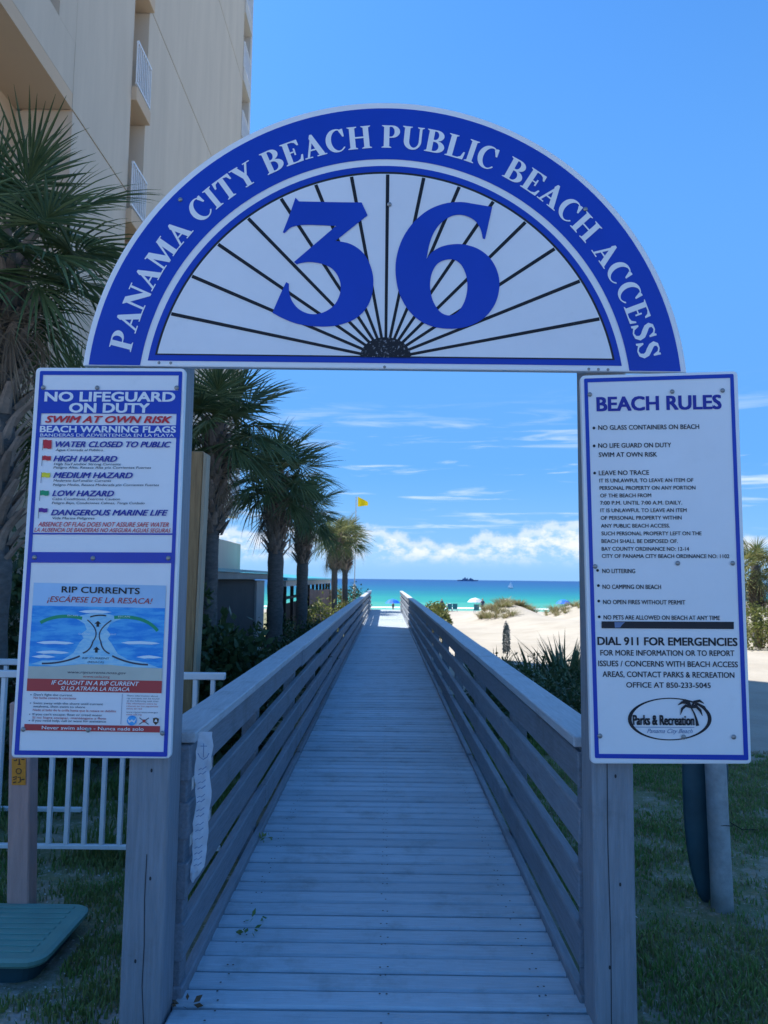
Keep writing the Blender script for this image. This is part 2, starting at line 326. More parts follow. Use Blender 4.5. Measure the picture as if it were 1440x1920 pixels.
mp2 = nd(t, 'ShaderNodeMapping'); t.links.new(P, mp2.inputs[0]); mp2.inputs['Scale'].default_value = (0.3, 1, 1)
st = maprange(t, noise(t, mp2.outputs[0], 0.35, 6, 0.7), 0.3, 0.7, 0.82, 1.18, False); cb = nd(t, 'ShaderNodeCombineColor'); [t.links.new(st, cb.inputs[i]) for i in range(3)]
t.links.new(mixc(t, 1.0, cr.outputs[0], cb.outputs[0], 'MULTIPLY'), p.inputs['Base Color'])
p.inputs['Roughness'].default_value = 0.45; p.inputs['Specular IOR Level'].default_value = 0.08
b = nd(t, 'ShaderNodeBump'); b.inputs['Strength'].default_value = 0.5; b.inputs['Distance'].default_value = 0.3
t.links.new(noise(t, mp2.outputs[0], 1.2, 5, 0.6), b.inputs['Height']); t.links.new(b.outputs[0], p.inputs['Normal'])
tag(link('sea', mesh('sea', [(-40000, 100, SEA), (40000, 100, SEA), (40000, 60000, SEA), (-40000, 60000, SEA)], [(0, 1, 2, 3)], wm)), kind='structure')
# a low breaker along the shore
xsf = np.linspace(-120, 160, 240); mb = MB(); vv = []; ff = []
for i, x in enumerate(xsf):
    y = 117.5 + 1.1*math.sin(x*0.11) + 0.6*math.sin(x*0.37+1); wd = 0.7+0.5*math.sin(x*0.23)
    vv += [(x, y-wd, SEA+0.02), (x, y, SEA+0.16), (x, y+wd, SEA+0.02)]
    if i: k = 3*i; ff += [(k-3, k, k+1, k-2), (k-2, k+1, k+2, k-1)]
tag(link('surf_foam', mesh('surf_foam', vv, ff, mat('foam_white', (0.8, 0.82, 0.82), 0.8), True)), kind='structure')

# ------------------------------------------------------------------ boardwalk
BW_END = 37.0; PITCHB = 0.122
bw = thing('boardwalk', 'long straight grey painted boardwalk of crosswise planks running to the beach', 'boardwalk', (0, 0, 0))
bm_ = MB().box(-0.735, 0.735, -0.052, 0.052, -0.038, 0.0, 0.009); bme = mesh('deck_board', bm_.v, bm_.f, M['deck'])
y = 1.95; k = 0
while y < BW_END and k < 298:
    o = link('deck_board', bme, bw, (random.uniform(-.004, .004), y, random.uniform(-.003, .003)), (random.uniform(-.012, .012), random.uniform(-.0025, .0025), random.uniform(-.003, .003))); y += PITCHB; k += 1
j = MB()
for x in (-0.6, 0.0, 0.6): j.box(x-0.02, x+0.02, 1.9, BW_END, -0.20, -0.043)
yy_ = 2.75+1.8
while yy_ < BW_END:
    for x in (-0.55, 0.55): j.box(x-0.045, x+0.045, yy_-.045, yy_+.045, gz(x, yy_)-0.3, -0.2)
    yy_ += 1.8
sc_ = MB(); rgs = random.Random(3)
for i in range(85):
    for x in (-0.6, -0.575, 0.0, 0.02, 0.6, 0.575):
        cx, cy = x+rgs.uniform(-.006, .006), 1.95+PITCHB*i+rgs.choice((-.03, .03))+rgs.uniform(-.004, .004)
        sc_.add([(cx+.0045*math.cos(q*PI/3), cy+.0045*math.sin(q*PI/3), .0042) for q in range(6)], [tuple(range(6))])
tag(sc_.part('screw_head', M['rust'], bw), kind='stuff')
tag(j.part('joist', M['dark'], bw), kind='stuff')
Y0R = 2.79
slatm = {}
def rail_side(sg, label):
    hr = thing('handrail', label, 'railing', (sg*0.78, Y0R, 0), 'railings along the boardwalk')
    seg = 3.66; n = 10; L_ = (BW_END-Y0R)
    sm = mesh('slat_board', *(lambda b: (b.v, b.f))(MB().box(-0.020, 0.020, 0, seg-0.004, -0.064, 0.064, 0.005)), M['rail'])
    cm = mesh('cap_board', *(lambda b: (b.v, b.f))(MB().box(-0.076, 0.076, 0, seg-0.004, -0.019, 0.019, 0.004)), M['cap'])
    y_end = (BW_END-Y0R)
    for r_, zc in enumerate((0.815, 0.605, 0.395, 0.19, -0.03)):
        y = 0.0; first = True
        while y < y_end-0.05:
            l = seg if not first else (seg, seg*0.5, seg, seg*0.5, seg)[r_]
            l = min(l, y_end-y)
            o = link('slat_board', sm, hr, (-sg*0.050 + random.uniform(-.003, .003), y, zc+random.uniform(-.009, .009)), (random.uniform(-.003, .003), random.uniform(-.02, .02), random.uniform(-.001, .001)))
            o.scale[1] = l/seg; y += l; first = False
    hb_ = MB().box(-0.012, 0.018, 0.012, 0.09, -0.09, 0.885, 0.003); link('end_batten', mesh('end_batten', hb_.v, hb_.f, M['rail']), hr, (-sg*0.038, 0, 0))
    y = 0.0
    while y < y_end-0.05:
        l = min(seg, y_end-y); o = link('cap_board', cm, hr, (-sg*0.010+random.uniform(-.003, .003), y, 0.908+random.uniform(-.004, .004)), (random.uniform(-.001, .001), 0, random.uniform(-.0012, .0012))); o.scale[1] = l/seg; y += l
    pm = mesh('rail_post', *(lambda b: (b.v, b.f))(MB().box(-0.044, 0.044, -0.044, 0.044, -1.5, 0.886, 0.004)), M['rail'])
    y = 1.75
    while y < y_end: link('rail_post', pm, hr, (sg*0.022, y, 0)); y += 1.8
    return hr
hl = rail_side(-1, 'left slatted railing of the boardwalk, on the side of the palms')
hrr = rail_side(1, 'right slatted railing of the boardwalk, on the side of the open sand')
# a long split and knots give the gate posts their character
def gate_post(x0, x1, label, crack):
    cx = (x0+x1)/2
    g = thing('gate_post', label, 'post', (cx, 2.70, -0.3), 'square posts carrying the arched sign')
    MB().box(x0, x1, 2.64, 2.785, -0.35, 2.62, 0.006).part('timber', M['post'], g)
    c = MB(); pts = crack
    for (a_, b_) in zip(pts[:-1], pts[1:]):
        wv = 0.0015
        c.add([(x0+a_[0]-wv, 2.6385, a_[1]), (x0+a_[0]+wv, 2.6385, a_[1]), (x0+b_[0]+wv, 2.6385, b_[1]), (x0+b_[0]-wv, 2.6385, b_[1])], [(0, 1, 2, 3)])
    c.part('split', M['crack'], g)
    k = MB(); 
    for (kx, kz) in ((0.09, 0.47), (0.05, 0.2), (0.08, 0.83)):
        k.add([(x0+kx+0.004*math.cos(q*PI/4), 2.6385, kz+0.007*math.sin(q*PI/4)) for q in range(8)], [tuple(range(8))])
    k.part('knot', M['crack'], g)
    return g
gp1 = gate_post(-0.885, -0.742, 'left grey square gate post, under the lifeguard warning sign', [(0.075, 0.55), (0.073, 0.40), (0.078, 0.25), (0.076, 0.12), (0.086, 0.0), (0.094, -0.1)])
gp2 = gate_post(0.722, 0.865, 'right grey square gate post, under the beach rules sign', [(0.052, 0.95), (0.050, 0.6), (0.055, 0.3), (0.053, 0.0), (0.056, -0.2)])

# ------------------------------------------------------------------ flat print on the signs
YS = 2.60
class Board:
    """a flat sign standing in the plane Y=ys; print is laid on it in thin layers"""
    def __init__(s, ys): s.ys = ys; s.n = 0
    def pt(s, u, v, off): return at(u, v, Y=s.ys-off)
    def poly(s, name, loops, m, parent, lay, joined=None):
        off = 0.0012*lay
        mb = joined or MB()
        vs3 = [[Vector((u, v, 0)) for u, v in lp] for lp in loops]
        tris = tessellate_polygon(vs3); flat = [p for lp in loops for p in lp]
        mb.add([s.pt(u, v, off) for u, v in flat], [tuple(t_) for t_ in tris])
        if joined is None: return mb.part(name, m, parent)
    def line(s, pts, wd, m, parent, name, lay, joined=None, taper=None):
        mb = joined or MB(); n = len(pts); vs = []; fs = []
        for i, (u, v) in enumerate(pts):
            a, b = pts[max(i-1, 0)], pts[min(i+1, n-1)]; dx, dy = b[0]-a[0], b[1]-a[1]; l = math.hypot(dx, dy) or 1
            w2 = wd/2*(taper[i] if taper else 1); vs += [s.pt(u-dy/l*w2, v+dx/l*w2, 0.0012*lay), s.pt(u+dy/l*w2, v-dx/l*w2, 0.0012*lay)]
            if i: k = 2*i; fs.append((k-2, k-1, k+1, k))
        mb.add(vs, fs)
        if joined is None: return mb.part(name, m, parent)
    def text(s, body, x0, y0, x1, y1, h, m, parent, lay=2, bold=0.0, shear=0.0, lean=0.0, name='lettering', sp=1.0):
        cu = bpy.data.curves.new('t', 'FONT'); cu.body = body; cu.resolution_u = 3; cu.shear = shear; cu.space_character = sp
        o = bpy.data.objects.new('t', cu); me = bpy.data.meshes.new_from_object(o); bpy.data.objects.remove(o); bpy.data.curves.remove(cu)
        if not me.vertices: return
        X = [v.co.x for v in me.vertices]; a, b = min(X), max(X); cap = 0.73; fs0 = [tuple(p.vertices) for p in me.polygons]; mb = MB()
        bb = bold*h; sh_ = ((0, 0),) if bold <= 0 else ((-1, -.6), (1, -.6), (-1, .6), (1, .6)) if h > 6 else ((-1, 0), (1, 0))
        for k, (du, dv) in enumerate(sh_):
            vs = []
            for v in me.vertices:
                f = (v.co.x-a)/(b-a); q = v.co.y/cap
                vs.append(s.pt(x0+(x1-x0)*f + q*h*lean + du*bb, y0+(y1-y0)*f - q*h + dv*bb, 0.0012*lay+.00012*k))
            mb.add(vs, fs0)
        bpy.data.meshes.remove(me)
        return mb.part(name, m, parent)
    def panel(s, loop, thick, m, parent, name='panel'):
        n = len(loop); f = [at(u, v, Y=s.ys) for u, v in loop]; bk = [Vector((p.x, p.y+thick, p.z)) for p in f]
        c = 0.003; cx = sum(p.x for p in f)/n; cz = sum(p.z for p in f)/n
        ins = [Vector((p.x+(cx-p.x)*0.006, p.y-0.002, p.z+(cz-p.z)*0.006)) for p in f]
        tris = tessellate_polygon([[Vector((p.x, p.z, 0)) for p in ins]])
        mb = MB(); mb.add(ins+f+bk, [tuple(t_) for t_ in tris] + [tuple(i+2*n for i in reversed(t_)) for t_ in tris] +
               [(i, (i+1) % n, (i+1) % n+n, i+n) for i in range(n)] + [(i+n, (i+1) % n+n, (i+1) % n+2*n, i+2*n) for i in range(n)])
        return mb.part(name, m, parent)
def dome(r, n=10):
    mb = MB(); vs = [(0, -0.5*r, 0)]; fs = []
    rings = ((0.55, 0.42), (0.85, 0.22), (1.0, 0.0))
    for rr, h in rings: vs += [(r*rr*math.cos(2*PI*q/n), -h*r, r*rr*math.sin(2*PI*q/n)) for q in range(n)]
    fs += [(0, 1+q, 1+(q+1) % n) for q in range(n)]
    for k in range(2): fs += [(1+k*n+q, 1+(k+1)*n+q, 1+(k+1)*n+(q+1) % n, 1+k*n+(q+1) % n) for q in range(n)]
    # washer rim
    return fixn(mesh('bolt', vs, fs, M['bolt'], True))
BOLT = dome(0.0085); BOLTS = dome(0.0055)
def bolts(bd, parent, pts, small=False, lay=5):
    for u, v in pts: link('bolt', BOLTS if small else BOLT, parent, bd.pt(u, v, 0.0012*lay) - root_of(parent))

# ---- arched sign
CU, CV, TH = 720.5, 763.0, math.atan(0.0113)
def ap(x, y): return (CU + x*math.cos(TH) + y*math.sin(TH), CV + x*math.sin(TH) - y*math.cos(TH))
def arc(r, y, n=90):
    a0 = math.asin(y/r); return [ap(r*math.cos(a0+(PI-2*a0)*i/n), r*math.sin(a0+(PI-2*a0)*i/n)) for i in range(n+1)]
AB = Board(2.612)
arch = thing('arched_sign', 'big arched blue and white beach access sign with the number 36 spanning the posts', 'sign', (0, 2.612, 2.24))
AB.panel(arc(570, 71.5), 0.026, M['white'], arch)
AB.poly('blue_band', [arc(560, 73) + list(reversed(arc(464.5, 73)))], M['blue'], arch, 3)
AB.poly('blue_inner_band', [arc(452, 82)], M['blue'], arch, 3)
AB.poly('black_outline', [arc(441, 93)], M['black'], arch, 4)
AB.poly('fan_panel', [arc(437, 95.5)], M['whitefan'], arch, 5)
hub = (1.5, 90.0)
for i in range(1, 16):
    a_ = PI*i/16; dx, dy = math.cos(a_), math.sin(a_)
    # meets the inner arc
    bq = hub[0]*dx+hub[1]*dy; tt = -bq + math.sqrt(bq*bq - (hub[0]**2+hub[1]**2-436.0**2))
    p0, p1 = (hub[0]+dx*38, hub[1]+dy*38), (hub[0]+dx*tt, hub[1]+dy*tt)
    AB.line([ap(*p0), ap(p0[0]*.5+p1[0]*.5, p0[1]*.5+p1[1]*.5), ap(*p1)], 6.6, M['ray'], arch, 'ray', 5.6+0.03*i, taper=[0.8, 0.9, 1.0])
AB.poly('hub', [[ap(hub[0]+48*math.cos(PI*i/20), hub[1]+3+38*math.sin(PI*i/20)) for i in range(21)]], M['hub'], arch, 6.6)
def crom(pts, seg=5):
    """closed outline; a point with a third value is a corner"""
    n = len(pts); out = []
    for i in range(n):
        p0, p1, p2, p3 = pts[i-1], pts[i], pts[(i+1) % n], pts[(i+2) % n]
        c1, c2 = len(p1) > 2, len(p2) > 2
        if c1 and c2: out.append(p1[:2]); continue
        if c1: p0 = p1
        if c2: p3 = p2
        for k in range(seg):
            t_ = k/seg
            out.append(tuple(0.5*((2*p1[q]) + (-p0[q]+p2[q])*t_ + (2*p0[q]-5*p1[q]+4*p2[q]-p3[q])*t_*t_ + (-p0[q]+3*p1[q]-3*p2[q]+p3[q])*t_**3) for q in (0, 1)))
    return out
Zo = lambda pts: [(440+p[0]/2.5714, 180+p[1]/2.5714) + tuple(p[2:]) for p in pts]
three = [(293,490,1),(310,508,1),(500,512,1),(612,513,1),(641,575,1),(486,698,1),(560,714),(622,760),(660,835),(668,920),(645,1005),(590,1068),(510,1102),(420,1112),(310,1100),(235,1073),(182,1045,1),(214,970),(248,897,1),(262,905,1),(262,940),(275,985),(310,1028),(365,1051),(425,1044),(478,1010),(507,955),(508,895),(478,840),(430,812),(370,801),(325,804),(300,812,1),(286,800,1),(489,626,1),(350,621),(290,627),(262,640),(240,662,1),(232,657,1),(262,580)]
six = [(1242,535,1),(1207,690,1),(1196,688,1),(1185,640),(1155,598),(1105,575),(1055,576),(1005,603),(965,650),(940,710),(925,785,1),(955,750),(1010,722),(1090,714),(1170,735),(1232,783),(1268,850),(1276,925),(1254,1005),(1200,1072),(1120,1112),(1025,1122),(930,1103),(855,1052),(802,972),(778,880),(779,785),(808,690),(860,612),(930,552),(1010,519),(1090,511),(1160,521)]
sixh = [(1042,787),(1085,806),(1114,858),(1122,925),(1108,990),(1076,1040),(1035,1058),(990,1040),(955,985),(942,915),(952,850),(985,803)]
AB.poly('numeral', [crom(Zo(three))], M['blue'], arch, 7.4)
AB.poly('numeral', [crom(Zo(six)), crom(Zo(sixh))], M['blue'], arch, 7.4)
# roman capitals built from strokes (units: capital height = 1)
def ell(cx, cy, rx, ry, a0, a1, n=14): return [(cx+rx*math.cos(R(a0+(a1-a0)*i/n)), cy+ry*math.sin(R(a0+(a1-a0)*i/n))) for i in range(n+1)]
def rc(x0, x1, y0, y1): return [[(x0, y0), (x1, y0), (x1, y1), (x0, y1)]]
def stem(x, w_, y0=0, y1=1, s=0.10, bot=True, topp=True):
    r_ = [rc(x, x+w_, y0, y1)]
    if bot: r_.append([[(x-s, y0), (x+w_+s, y0), (x+w_+s, y0+.03), (x+w_+.0, y0+.075), (x, y0+.075), (x-s, y0+.03)]])
    if topp: r_.append([[(x-s, y1), (x-s, y1-.03), (x, y1-.075), (x+w_, y1-.075), (x+w_+s, y1-.03), (x+w_+s, y1)]])
    return r_
def stroke(pts, ws):
    l, r_ = [], []
    n = len(pts)
    for i, (x, y) in enumerate(pts):
        a, b = pts[max(i-1, 0)], pts[min(i+1, n-1)]; dx, dy = b[0]-a[0], b[1]-a[1]; q = math.hypot(dx, dy)
        l.append((x-dy/q*ws[i]/2, y+dx/q*ws[i]/2)); r_.append((x+dy/q*ws[i]/2, y-dx/q*ws[i]/2))
    return [l + r_[::-1]]
def G(ch):
    t_ = .21
    if ch == 'P': return .90, stem(.14, t_) + [[[(.30, 1)] + ell(.47, .725, .36, .275, 90, -90) + [(.30, .45)], [(.33, .94)] + ell(.45, .72, .17, .22, 90, -90) + [(.33, .50)]]]
    if ch == 'B': return .97, stem(.14, t_) + [[[(.30, 1)] + ell(.46, .755, .35, .245, 90, -90) + [(.30, .51)], [(.33, .94)] + ell(.44, .75, .16, .19, 90, -90) + [(.33, .56)]],
                                                [[(.30, .53)] + ell(.48, .265, .41, .265, 90, -90) + [(.30, 0)], [(.33, .47)] + ell(.46, .265, .20, .205, 90, -90) + [(.33, .06)]]]
    if ch == 'I': return .52, stem(.155, t_)
    if ch == 'H': return 1.12, stem(.14, t_) + stem(.77, t_) + [rc(.3, .82, .47, .54)]
    if ch == 'L': return .92, stem(.14, t_) + [[[(.3, 0), (.84, 0), (.89, .34), (.85, .34), (.76, .13), (.62, .06), (.3, .06)]]]
    if ch == 'E': return .94, stem(.14, t_) + [[[(.3, 0), (.82, 0), (.88, .29), (.84, .29), (.75, .12), (.6, .06), (.3, .06)]], [[(.3, 1), (.80, 1), (.82, .74), (.78, .74), (.70, .88), (.56, .94), (.3, .94)]], rc(.3, .55, .48, .54), [[(.55, .36), (.59, .36), (.59, .66), (.55, .66)]]]
    if ch == 'T': return .95, stem(.37, t_, topp=False) + [[[(.06, 1), (.89, 1), (.91, .70), (.87, .70), (.79, .88), (.62, .93), (.33, .93), (.16, .88), (.08, .70), (.04, .70)]]]
    if ch == 'U': return 1.08, stem(.14, t_, .34, 1, bot=False) + stem(.82, .08, .34, 1, bot=False) + [[ell(.52, .36, .38, .38, 180, 360) + ell(.53, .36, .29, .30, 360, 180)[:0] + list(reversed(ell(.585, .36, .235, .29, 180, 360)))]]
    if ch == 'A': return 1.04, [[[(.14, .04), (.52, 1.02), (.55, .90), (.21, .04)]], [[(.47, 1.02), (.54, 1.02), (.94, .04), (.70, .04), (.40, .86)]], rc(.27, .72, .30, .37), rc(.03, .36, 0, .05), rc(.60, 1.02, 0, .05)]
    if ch == 'N': return 1.08, [[[(.04, 1), (.34, 1), (.93, .18), (.93, -.02), (.86, -.02), (.04, .96)]], rc(.15, .22, .04, .9), rc(.86, .93, .0, .97), rc(.03, .34, 0, .05), rc(.75, 1.04, .95, 1)]
    if ch == 'M': return 1.34, [rc(.15, .22, .04, .92), [[(.05, 1), (.36, 1), (.70, .26), (.62, -.01), (.56, -.01), (.14, .93), (.05, .95)]], [[(.60, -.01), (.64, -.01), (1.0, .86), (1.0, 1.0), (.98, 1.0)]], rc(.96, 1.18, .04, 1), rc(.03, .34, 0, .05), rc(.88, 1.28, 0, .05), rc(.96, 1.28, .95, 1)]
    if ch == 'Y': return 1.04, [[[(.10, .97), (.36, .97), (.60, .52), (.60, .40), (.42, .40)]], [[(.50, .42), (.58, .42), (.88, .97), (.80, .97)]], rc(.42, .62, .04, .45), rc(.0, .42, .95, 1), rc(.70, 1.02, .95, 1), rc(.32, .72, 0, .05)]
    if ch == 'C': return 1.0, [[ell(.52, .5, .46, .52, 52, 318, 24) + list(reversed(ell(.60, .5, .33, .455, 50, 318, 24)))], [[(.80, .99), (.86, .99), (.88, .64), (.84, .64), (.74, .84), (.70, .90)]]]
    if ch == 'S':
        pts = [(.68, .76), (.60, .91), (.44, .975), (.27, .93), (.205, .79), (.27, .66), (.44, .53), (.60, .41), (.665, .25), (.58, .08), (.40, .02), (.22, .09), (.13, .27)]
        return .84, [stroke(pts, [.05, .06, .06, .11, .18, .21, .225, .21, .18, .11, .06, .06, .05]), [[(.68, 1.0), (.73, 1.0), (.73, .68), (.69, .68), (.63, .82)]], [[(.06, 0), (.11, 0), (.19, .14), (.13, .33), (.09, .33)]]]
    return .42, []
phrase = 'PANAMA CITY BEACH PUBLIC BEACH ACCESS'
tot = sum(G(c)[0] for c in phrase); A0_, A1_ = R(168.5), R(10.9); HCAP = 42.0; RB = 486.0
def arch_text():
    s_ = 0.0; cur = None; words = phrase.split(' '); i = 0
    for wd in words:
        mb = MB()
        for ch in wd:
            adv, comps = G(ch); mid = A0_ + (A1_-A0_)*(s_+adv/2)/tot; rx, ry = math.cos(mid), math.sin(mid)
            hs = HCAP
            ws = (A0_-A1_)*RB/tot*1.03
            for q, loops in enumerate(comps):
              for e_, dx in enumerate((-.018, .018)):
                lp = [[ap(rx*(RB+y*hs) + ry*(x+dx-adv/2)*ws, ry*(RB+y*hs) - rx*(x+dx-adv/2)*ws) for x, y in l_] for l_ in loops]
                AB.poly('lettering', lp, None, arch, 4+0.12*q+0.02*i+.06*e_, joined=mb)
            s_ += adv; i += 1
        mb.part('lettering', M['white'], arch); s_ += G(' ')[0]
arch_text()
bolts(AB, arch, [(338, 374), (1098, 392)], lay=5); bolts(AB, arch, [(730, 383)], lay=8)
bolts(AB, arch, [(298, 680), (320, 680.5), (721, 688), (1104, 692), (1122, 692.5), (1140, 693)], small=True, lay=2)

# ---- left warning sign
def rounded(q, r):
    out = []; n = 4
    for i in range(4):
        p = Vector(q[i]); a = (Vector(q[i-1])-p).normalized(); b = (Vector(q[(i+1) % 4])-p).normalized()
        for k in range(5):
            t_ = k/4; c = p + a*r*(1-t_)**2 + b*r*t_**2; out.append((c.x, c.y))
    return out
class Quad:
    def __init__(s, q): s.q = q
    def __call__(s, x, y):
        a, b, c, d = s.q; return tuple((a[i]*(1-x)+b[i]*x)*(1-y) + (d[i]*(1-x)+c[i]*x)*y for i in (0, 1))
LB = Board(2.60)
ls = thing('warning_sign', 'tall blue bordered no lifeguard sign with flag colours and a rip current poster', 'sign', (-0.99, 2.60, 0.88))
LB.panel(rounded([(68, 689.5), (348, 691), (320, 1422), (21, 1420)], 9), 0.018, M['white'], ls)
fr_o = [(75, 695.5), (342, 696.5), (313.5, 1419), (26.5, 1415.5)]; fr_i = [(81, 703), (335, 704), (306.5, 1410), (35.5, 1407)]
LB.poly('blue_border', [rounded(fr_o, 3), fr_i], M['blue'], ls, 3)
LX = lambda y, f: (75 + (26.5-75)*(y-695.5)/720)*(1-f) + (342 + (313.5-342)*(y-696.5)/722.5)*f     # x across the border at height y
def band(name, y0, y1, m, lay, f0=0.0, f1=1.0): return LB.poly(name, [[(LX(y0, f0), y0), (LX(y0, f1), y0+1), (LX(y1, f1), y1+1), (LX(y1, f0), y1)]], m, ls, lay)
band('heading_band', 731, 775, M['blue'], 4); 
band('heading_band', 796.5, 820, M['blue'], 4)
LB.poly('heading_band', [[(74, 774), (77, 774), (75.5, 797), (72, 797)]], M['blue'], ls, 4.2); LB.poly('heading_band', [[(331, 774), (338, 774), (337, 798), (330, 798)]], M['blue'], ls, 4.2)
band('divider', 999, 1002, M['blue'], 4); band('divider', 1035, 1055, M['blue'], 4)
T = lambda s_, x0, y0, x1, y1, h, m, **k: LB.text(s_, x0, y0, x1, y1, h, M[m], ls, **{**dict(lay=5, lean=0.065), **k})
T('NO LIFEGUARD', 84, 752, 327, 752.5, 18, 'white', bold=.06); T('ON DUTY', 130, 773, 279, 773.5, 18, 'white', bold=.06)
T('SWIM AT OWN RISK', 85, 792, 321, 793, 13, 'red', bold=.055, shear=.3); T('BEACH WARNING FLAGS', 75, 810, 329, 811, 12, 'white', bold=.05)
T('BANDERAS DE ADVERTENCIA EN LA PLAYA', 75.5, 818.5, 326, 819, 6, 'white', bold=.02)
for s_, x0, y, x1, h in (('WATER CLOSED TO PUBLIC', 104, 838, 320, 11), ('HIGH HAZARD', 100, 865, 219, 11), ('MEDIUM HAZARD', 100, 896, 248, 11), ('LOW HAZARD', 98, 930, 213, 11), ('DANGEROUS MARINE LIFE', 95.5, 966, 314, 11)):
    T(s_, x0, y, x1, y+.6, h, 'navy', bold=.045, shear=.3)
for s_, x0, y, x1 in (('Agua Cerrada al Público', 104, 845.5, 193), ('High Surf and/or Strong Currents', 101, 872, 226), ('Peligro Alto, Resaca Alta y/o Corrientes Fuertes', 100, 878.5, 283),
        ('Moderate Surf and/or Currents', 100, 903, 208), ('Peligro Medio, Resaca Moderada y/o Corrientes Fuertes', 99, 911, 298), ('Calm Conditions, Exercise Caution', 98, 937.5, 225),
        ('Peligro Bajo, Condiciones Calmas, Tenga Cuidado', 97, 945, 271), ('Vida Marina Peligrosa', 98, 973.5, 177)):
    T(s_, x0, y, x1, y+.4, 4.6, 'black', bold=.01, shear=.15)
T('ABSENCE OF FLAG DOES NOT ASSURE SAFE WATER', 71, 987, 316, 988, 9, 'red', bold=.012, shear=.3); T('LA AUSENCIA DE BANDERAS NO ASEGURA AGUAS SEGURAS', 64, 997, 320, 998.5, 8, 'red', bold=.012, shear=.3)
for (x, y, h, m) in ((81, 824, 17, 'red'), (79.5, 854, 9, 'red'), (78, 885.5, 9.5, 'yellow'), (75.5, 919, 10, 'green'), (73, 952, 8.5, 'purple')):
    LB.poly('flag_symbol', [[(x, y+1), (x+5, y), (x+10, y+1.5), (x+16, y+1), (x+15.5, y+h), (x+10, y+h+.7), (x+5, y+h-1), (x, y+h)]], M[m], ls, 5)
    LB.line([(x, y), (x-1.4, y+20)], 0.9, M['dgrey'], ls, 'flag_staff', 5.2)
# rip current poster
PQ = Quad([(63, 1092), (312, 1097.5), (299.5, 1374), (45, 1370)])
po = MB(); LB.poly('poster', [[PQ(0, 0), PQ(1, 0), PQ(1, 1), PQ(0, 1)]], None, ls, 3.4, joined=po); poster = po.part('poster', M['white'], ls)
def pq(name, x0, y0, x1, y1, m, lay): return LB.poly(name, [[PQ(x0, y0), PQ(x1, y0), PQ(x1, y1), PQ(x0, y1)]], M[m], poster, lay)
pq('pale_header', .002, .002, .998, .155, 'skyb', 4); pq('sea_picture', .002, .155, .998, .57, 'seab', 4)
LB.poly('sand_picture', [[PQ(0.002, .565), PQ(.2, .563), PQ(.4, .545), PQ(.6, .545), PQ(.8, .56), PQ(.998, .563), PQ(.998, .648), PQ(0.002, .648)]], M['psand'], poster, 4.5)
pq('red_band', .0, .648, 1.0, .732, 'dred', 5); pq('red_band', .0, .955, 1.0, .998, 'dred', 5)
PT = lambda s_, x0, y0, x1, h, m, **k: LB.text(s_, *PQ(x0, y0), *PQ(x1, y0), h, M[m], poster, **{**dict(lay=5.6, lean=0.065), **k})
PT('RIP CURRENTS', .215, .063, .80, 12, 'black', bold=.03); PT('¡ESCÁPESE DE LA RESACA!', .11, .128, .90, 11, 'dred', bold=.008, shear=.25)
rip = [(.02, .55), (.10, .525), (.25, .52), (.33, .47), (.37, .40), (.40, .37), (.38, .34), (.42, .31), (.40, .27), (.36, .25), (.33, .235), (.37, .215), (.44, .20), (.5, .195), (.56, .20), (.63, .215), (.67, .235), (.62, .255), (.59, .27), (.57, .31), (.60, .34), (.58, .37), (.61, .40), (.66, .47), (.74, .51), (.87, .525), (.97, .56), (.8, .56), (.6, .545), (.4, .545), (.2, .56)]
LB.poly('rip_current_picture', [[PQ(*p) for p in rip]], M['aqua'], poster, 4.4)
for x0, x1, y in ((.05, .33, .405), (.68, .97, .395), (.02, .2, .50), (.8, .99, .49), (.05, .3, .47), (.35, .6, .19)):
    LB.poly('wave_picture', [[PQ(x0, y), PQ(x0+.05, y-.01), PQ((x0+x1)/2, y-.014), PQ(x1-.04, y-.008), PQ(x1, y), PQ(x1-.06, y+.008), PQ((x0+x1)/2, y+.006), PQ(x0+.06, y+.009)]], M['foam'], poster, 4.8)
def bez(p0, p1, p2, n=12): return [PQ(*(p0[i]*(1-t_)**2 + 2*p1[i]*t_*(1-t_) + p2[i]*t_*t_ for i in (0, 1))) for t_ in [k/n for k in range(n+1)]]
LB.line(bez((.38, .235), (.2, .20), (.07, .27)), 6, M['green'], poster, 'green_arrow', 4.9); LB.line(bez((.62, .225), (.85, .20), (.95, .31)), 6, M['green'], poster, 'green_arrow', 4.9)
for a_, b_, c_, wd in (((.42, .245), (.53, .32), (.47, .39), 2.2), ((.60, .245), (.48, .32), (.53, .39), 2.2), ((.47, .39), (.46, .45), (.40, .47), 2.6), ((.53, .39), (.54, .45), (.60, .47), 2.6), ((.38, .49), (.25, .545), (.10, .545), 3.2), ((.62, .485), (.75, .54), (.89, .54), 3.2)):
    LB.line(bez(a_, b_, c_), wd, M['dgrey'], poster, 'current_arrow', 5.2)
for y in (.27, .445): LB.poly('current_arrow', [[PQ(.49, y+.02), PQ(.49, y), PQ(.475, y), PQ(.50, y-.02), PQ(.525, y), PQ(.51, y), PQ(.51, y+.02)]], M['black'], poster, 5.4)
LB.line(bez((.44, .225), (.5, .205), (.56, .215)), 2.4, M['black'], poster, 'swimmer_picture', 5.4)
PT('ESCAPE', .27, .223, .35, 3, 'foam'); PT('ESCAPE', .65, .223, .74, 3, 'foam'); PT('CURRENT', .36, .345, .45, 3, 'foam'); PT('CURRENT', .55, .345, .64, 3, 'foam')
PT('RIP CURRENT', .40, .51, .60, 4, 'dgrey'); PT('(RESACA)', .44, .535, .56, 3.6, 'dgrey')
PT('www.ripcurrents.noaa.gov', .295, .608, .73, 5.4, 'dgrey', shear=.2); PT('www.usla.org', .41, .635, .61, 4.6, 'dred')
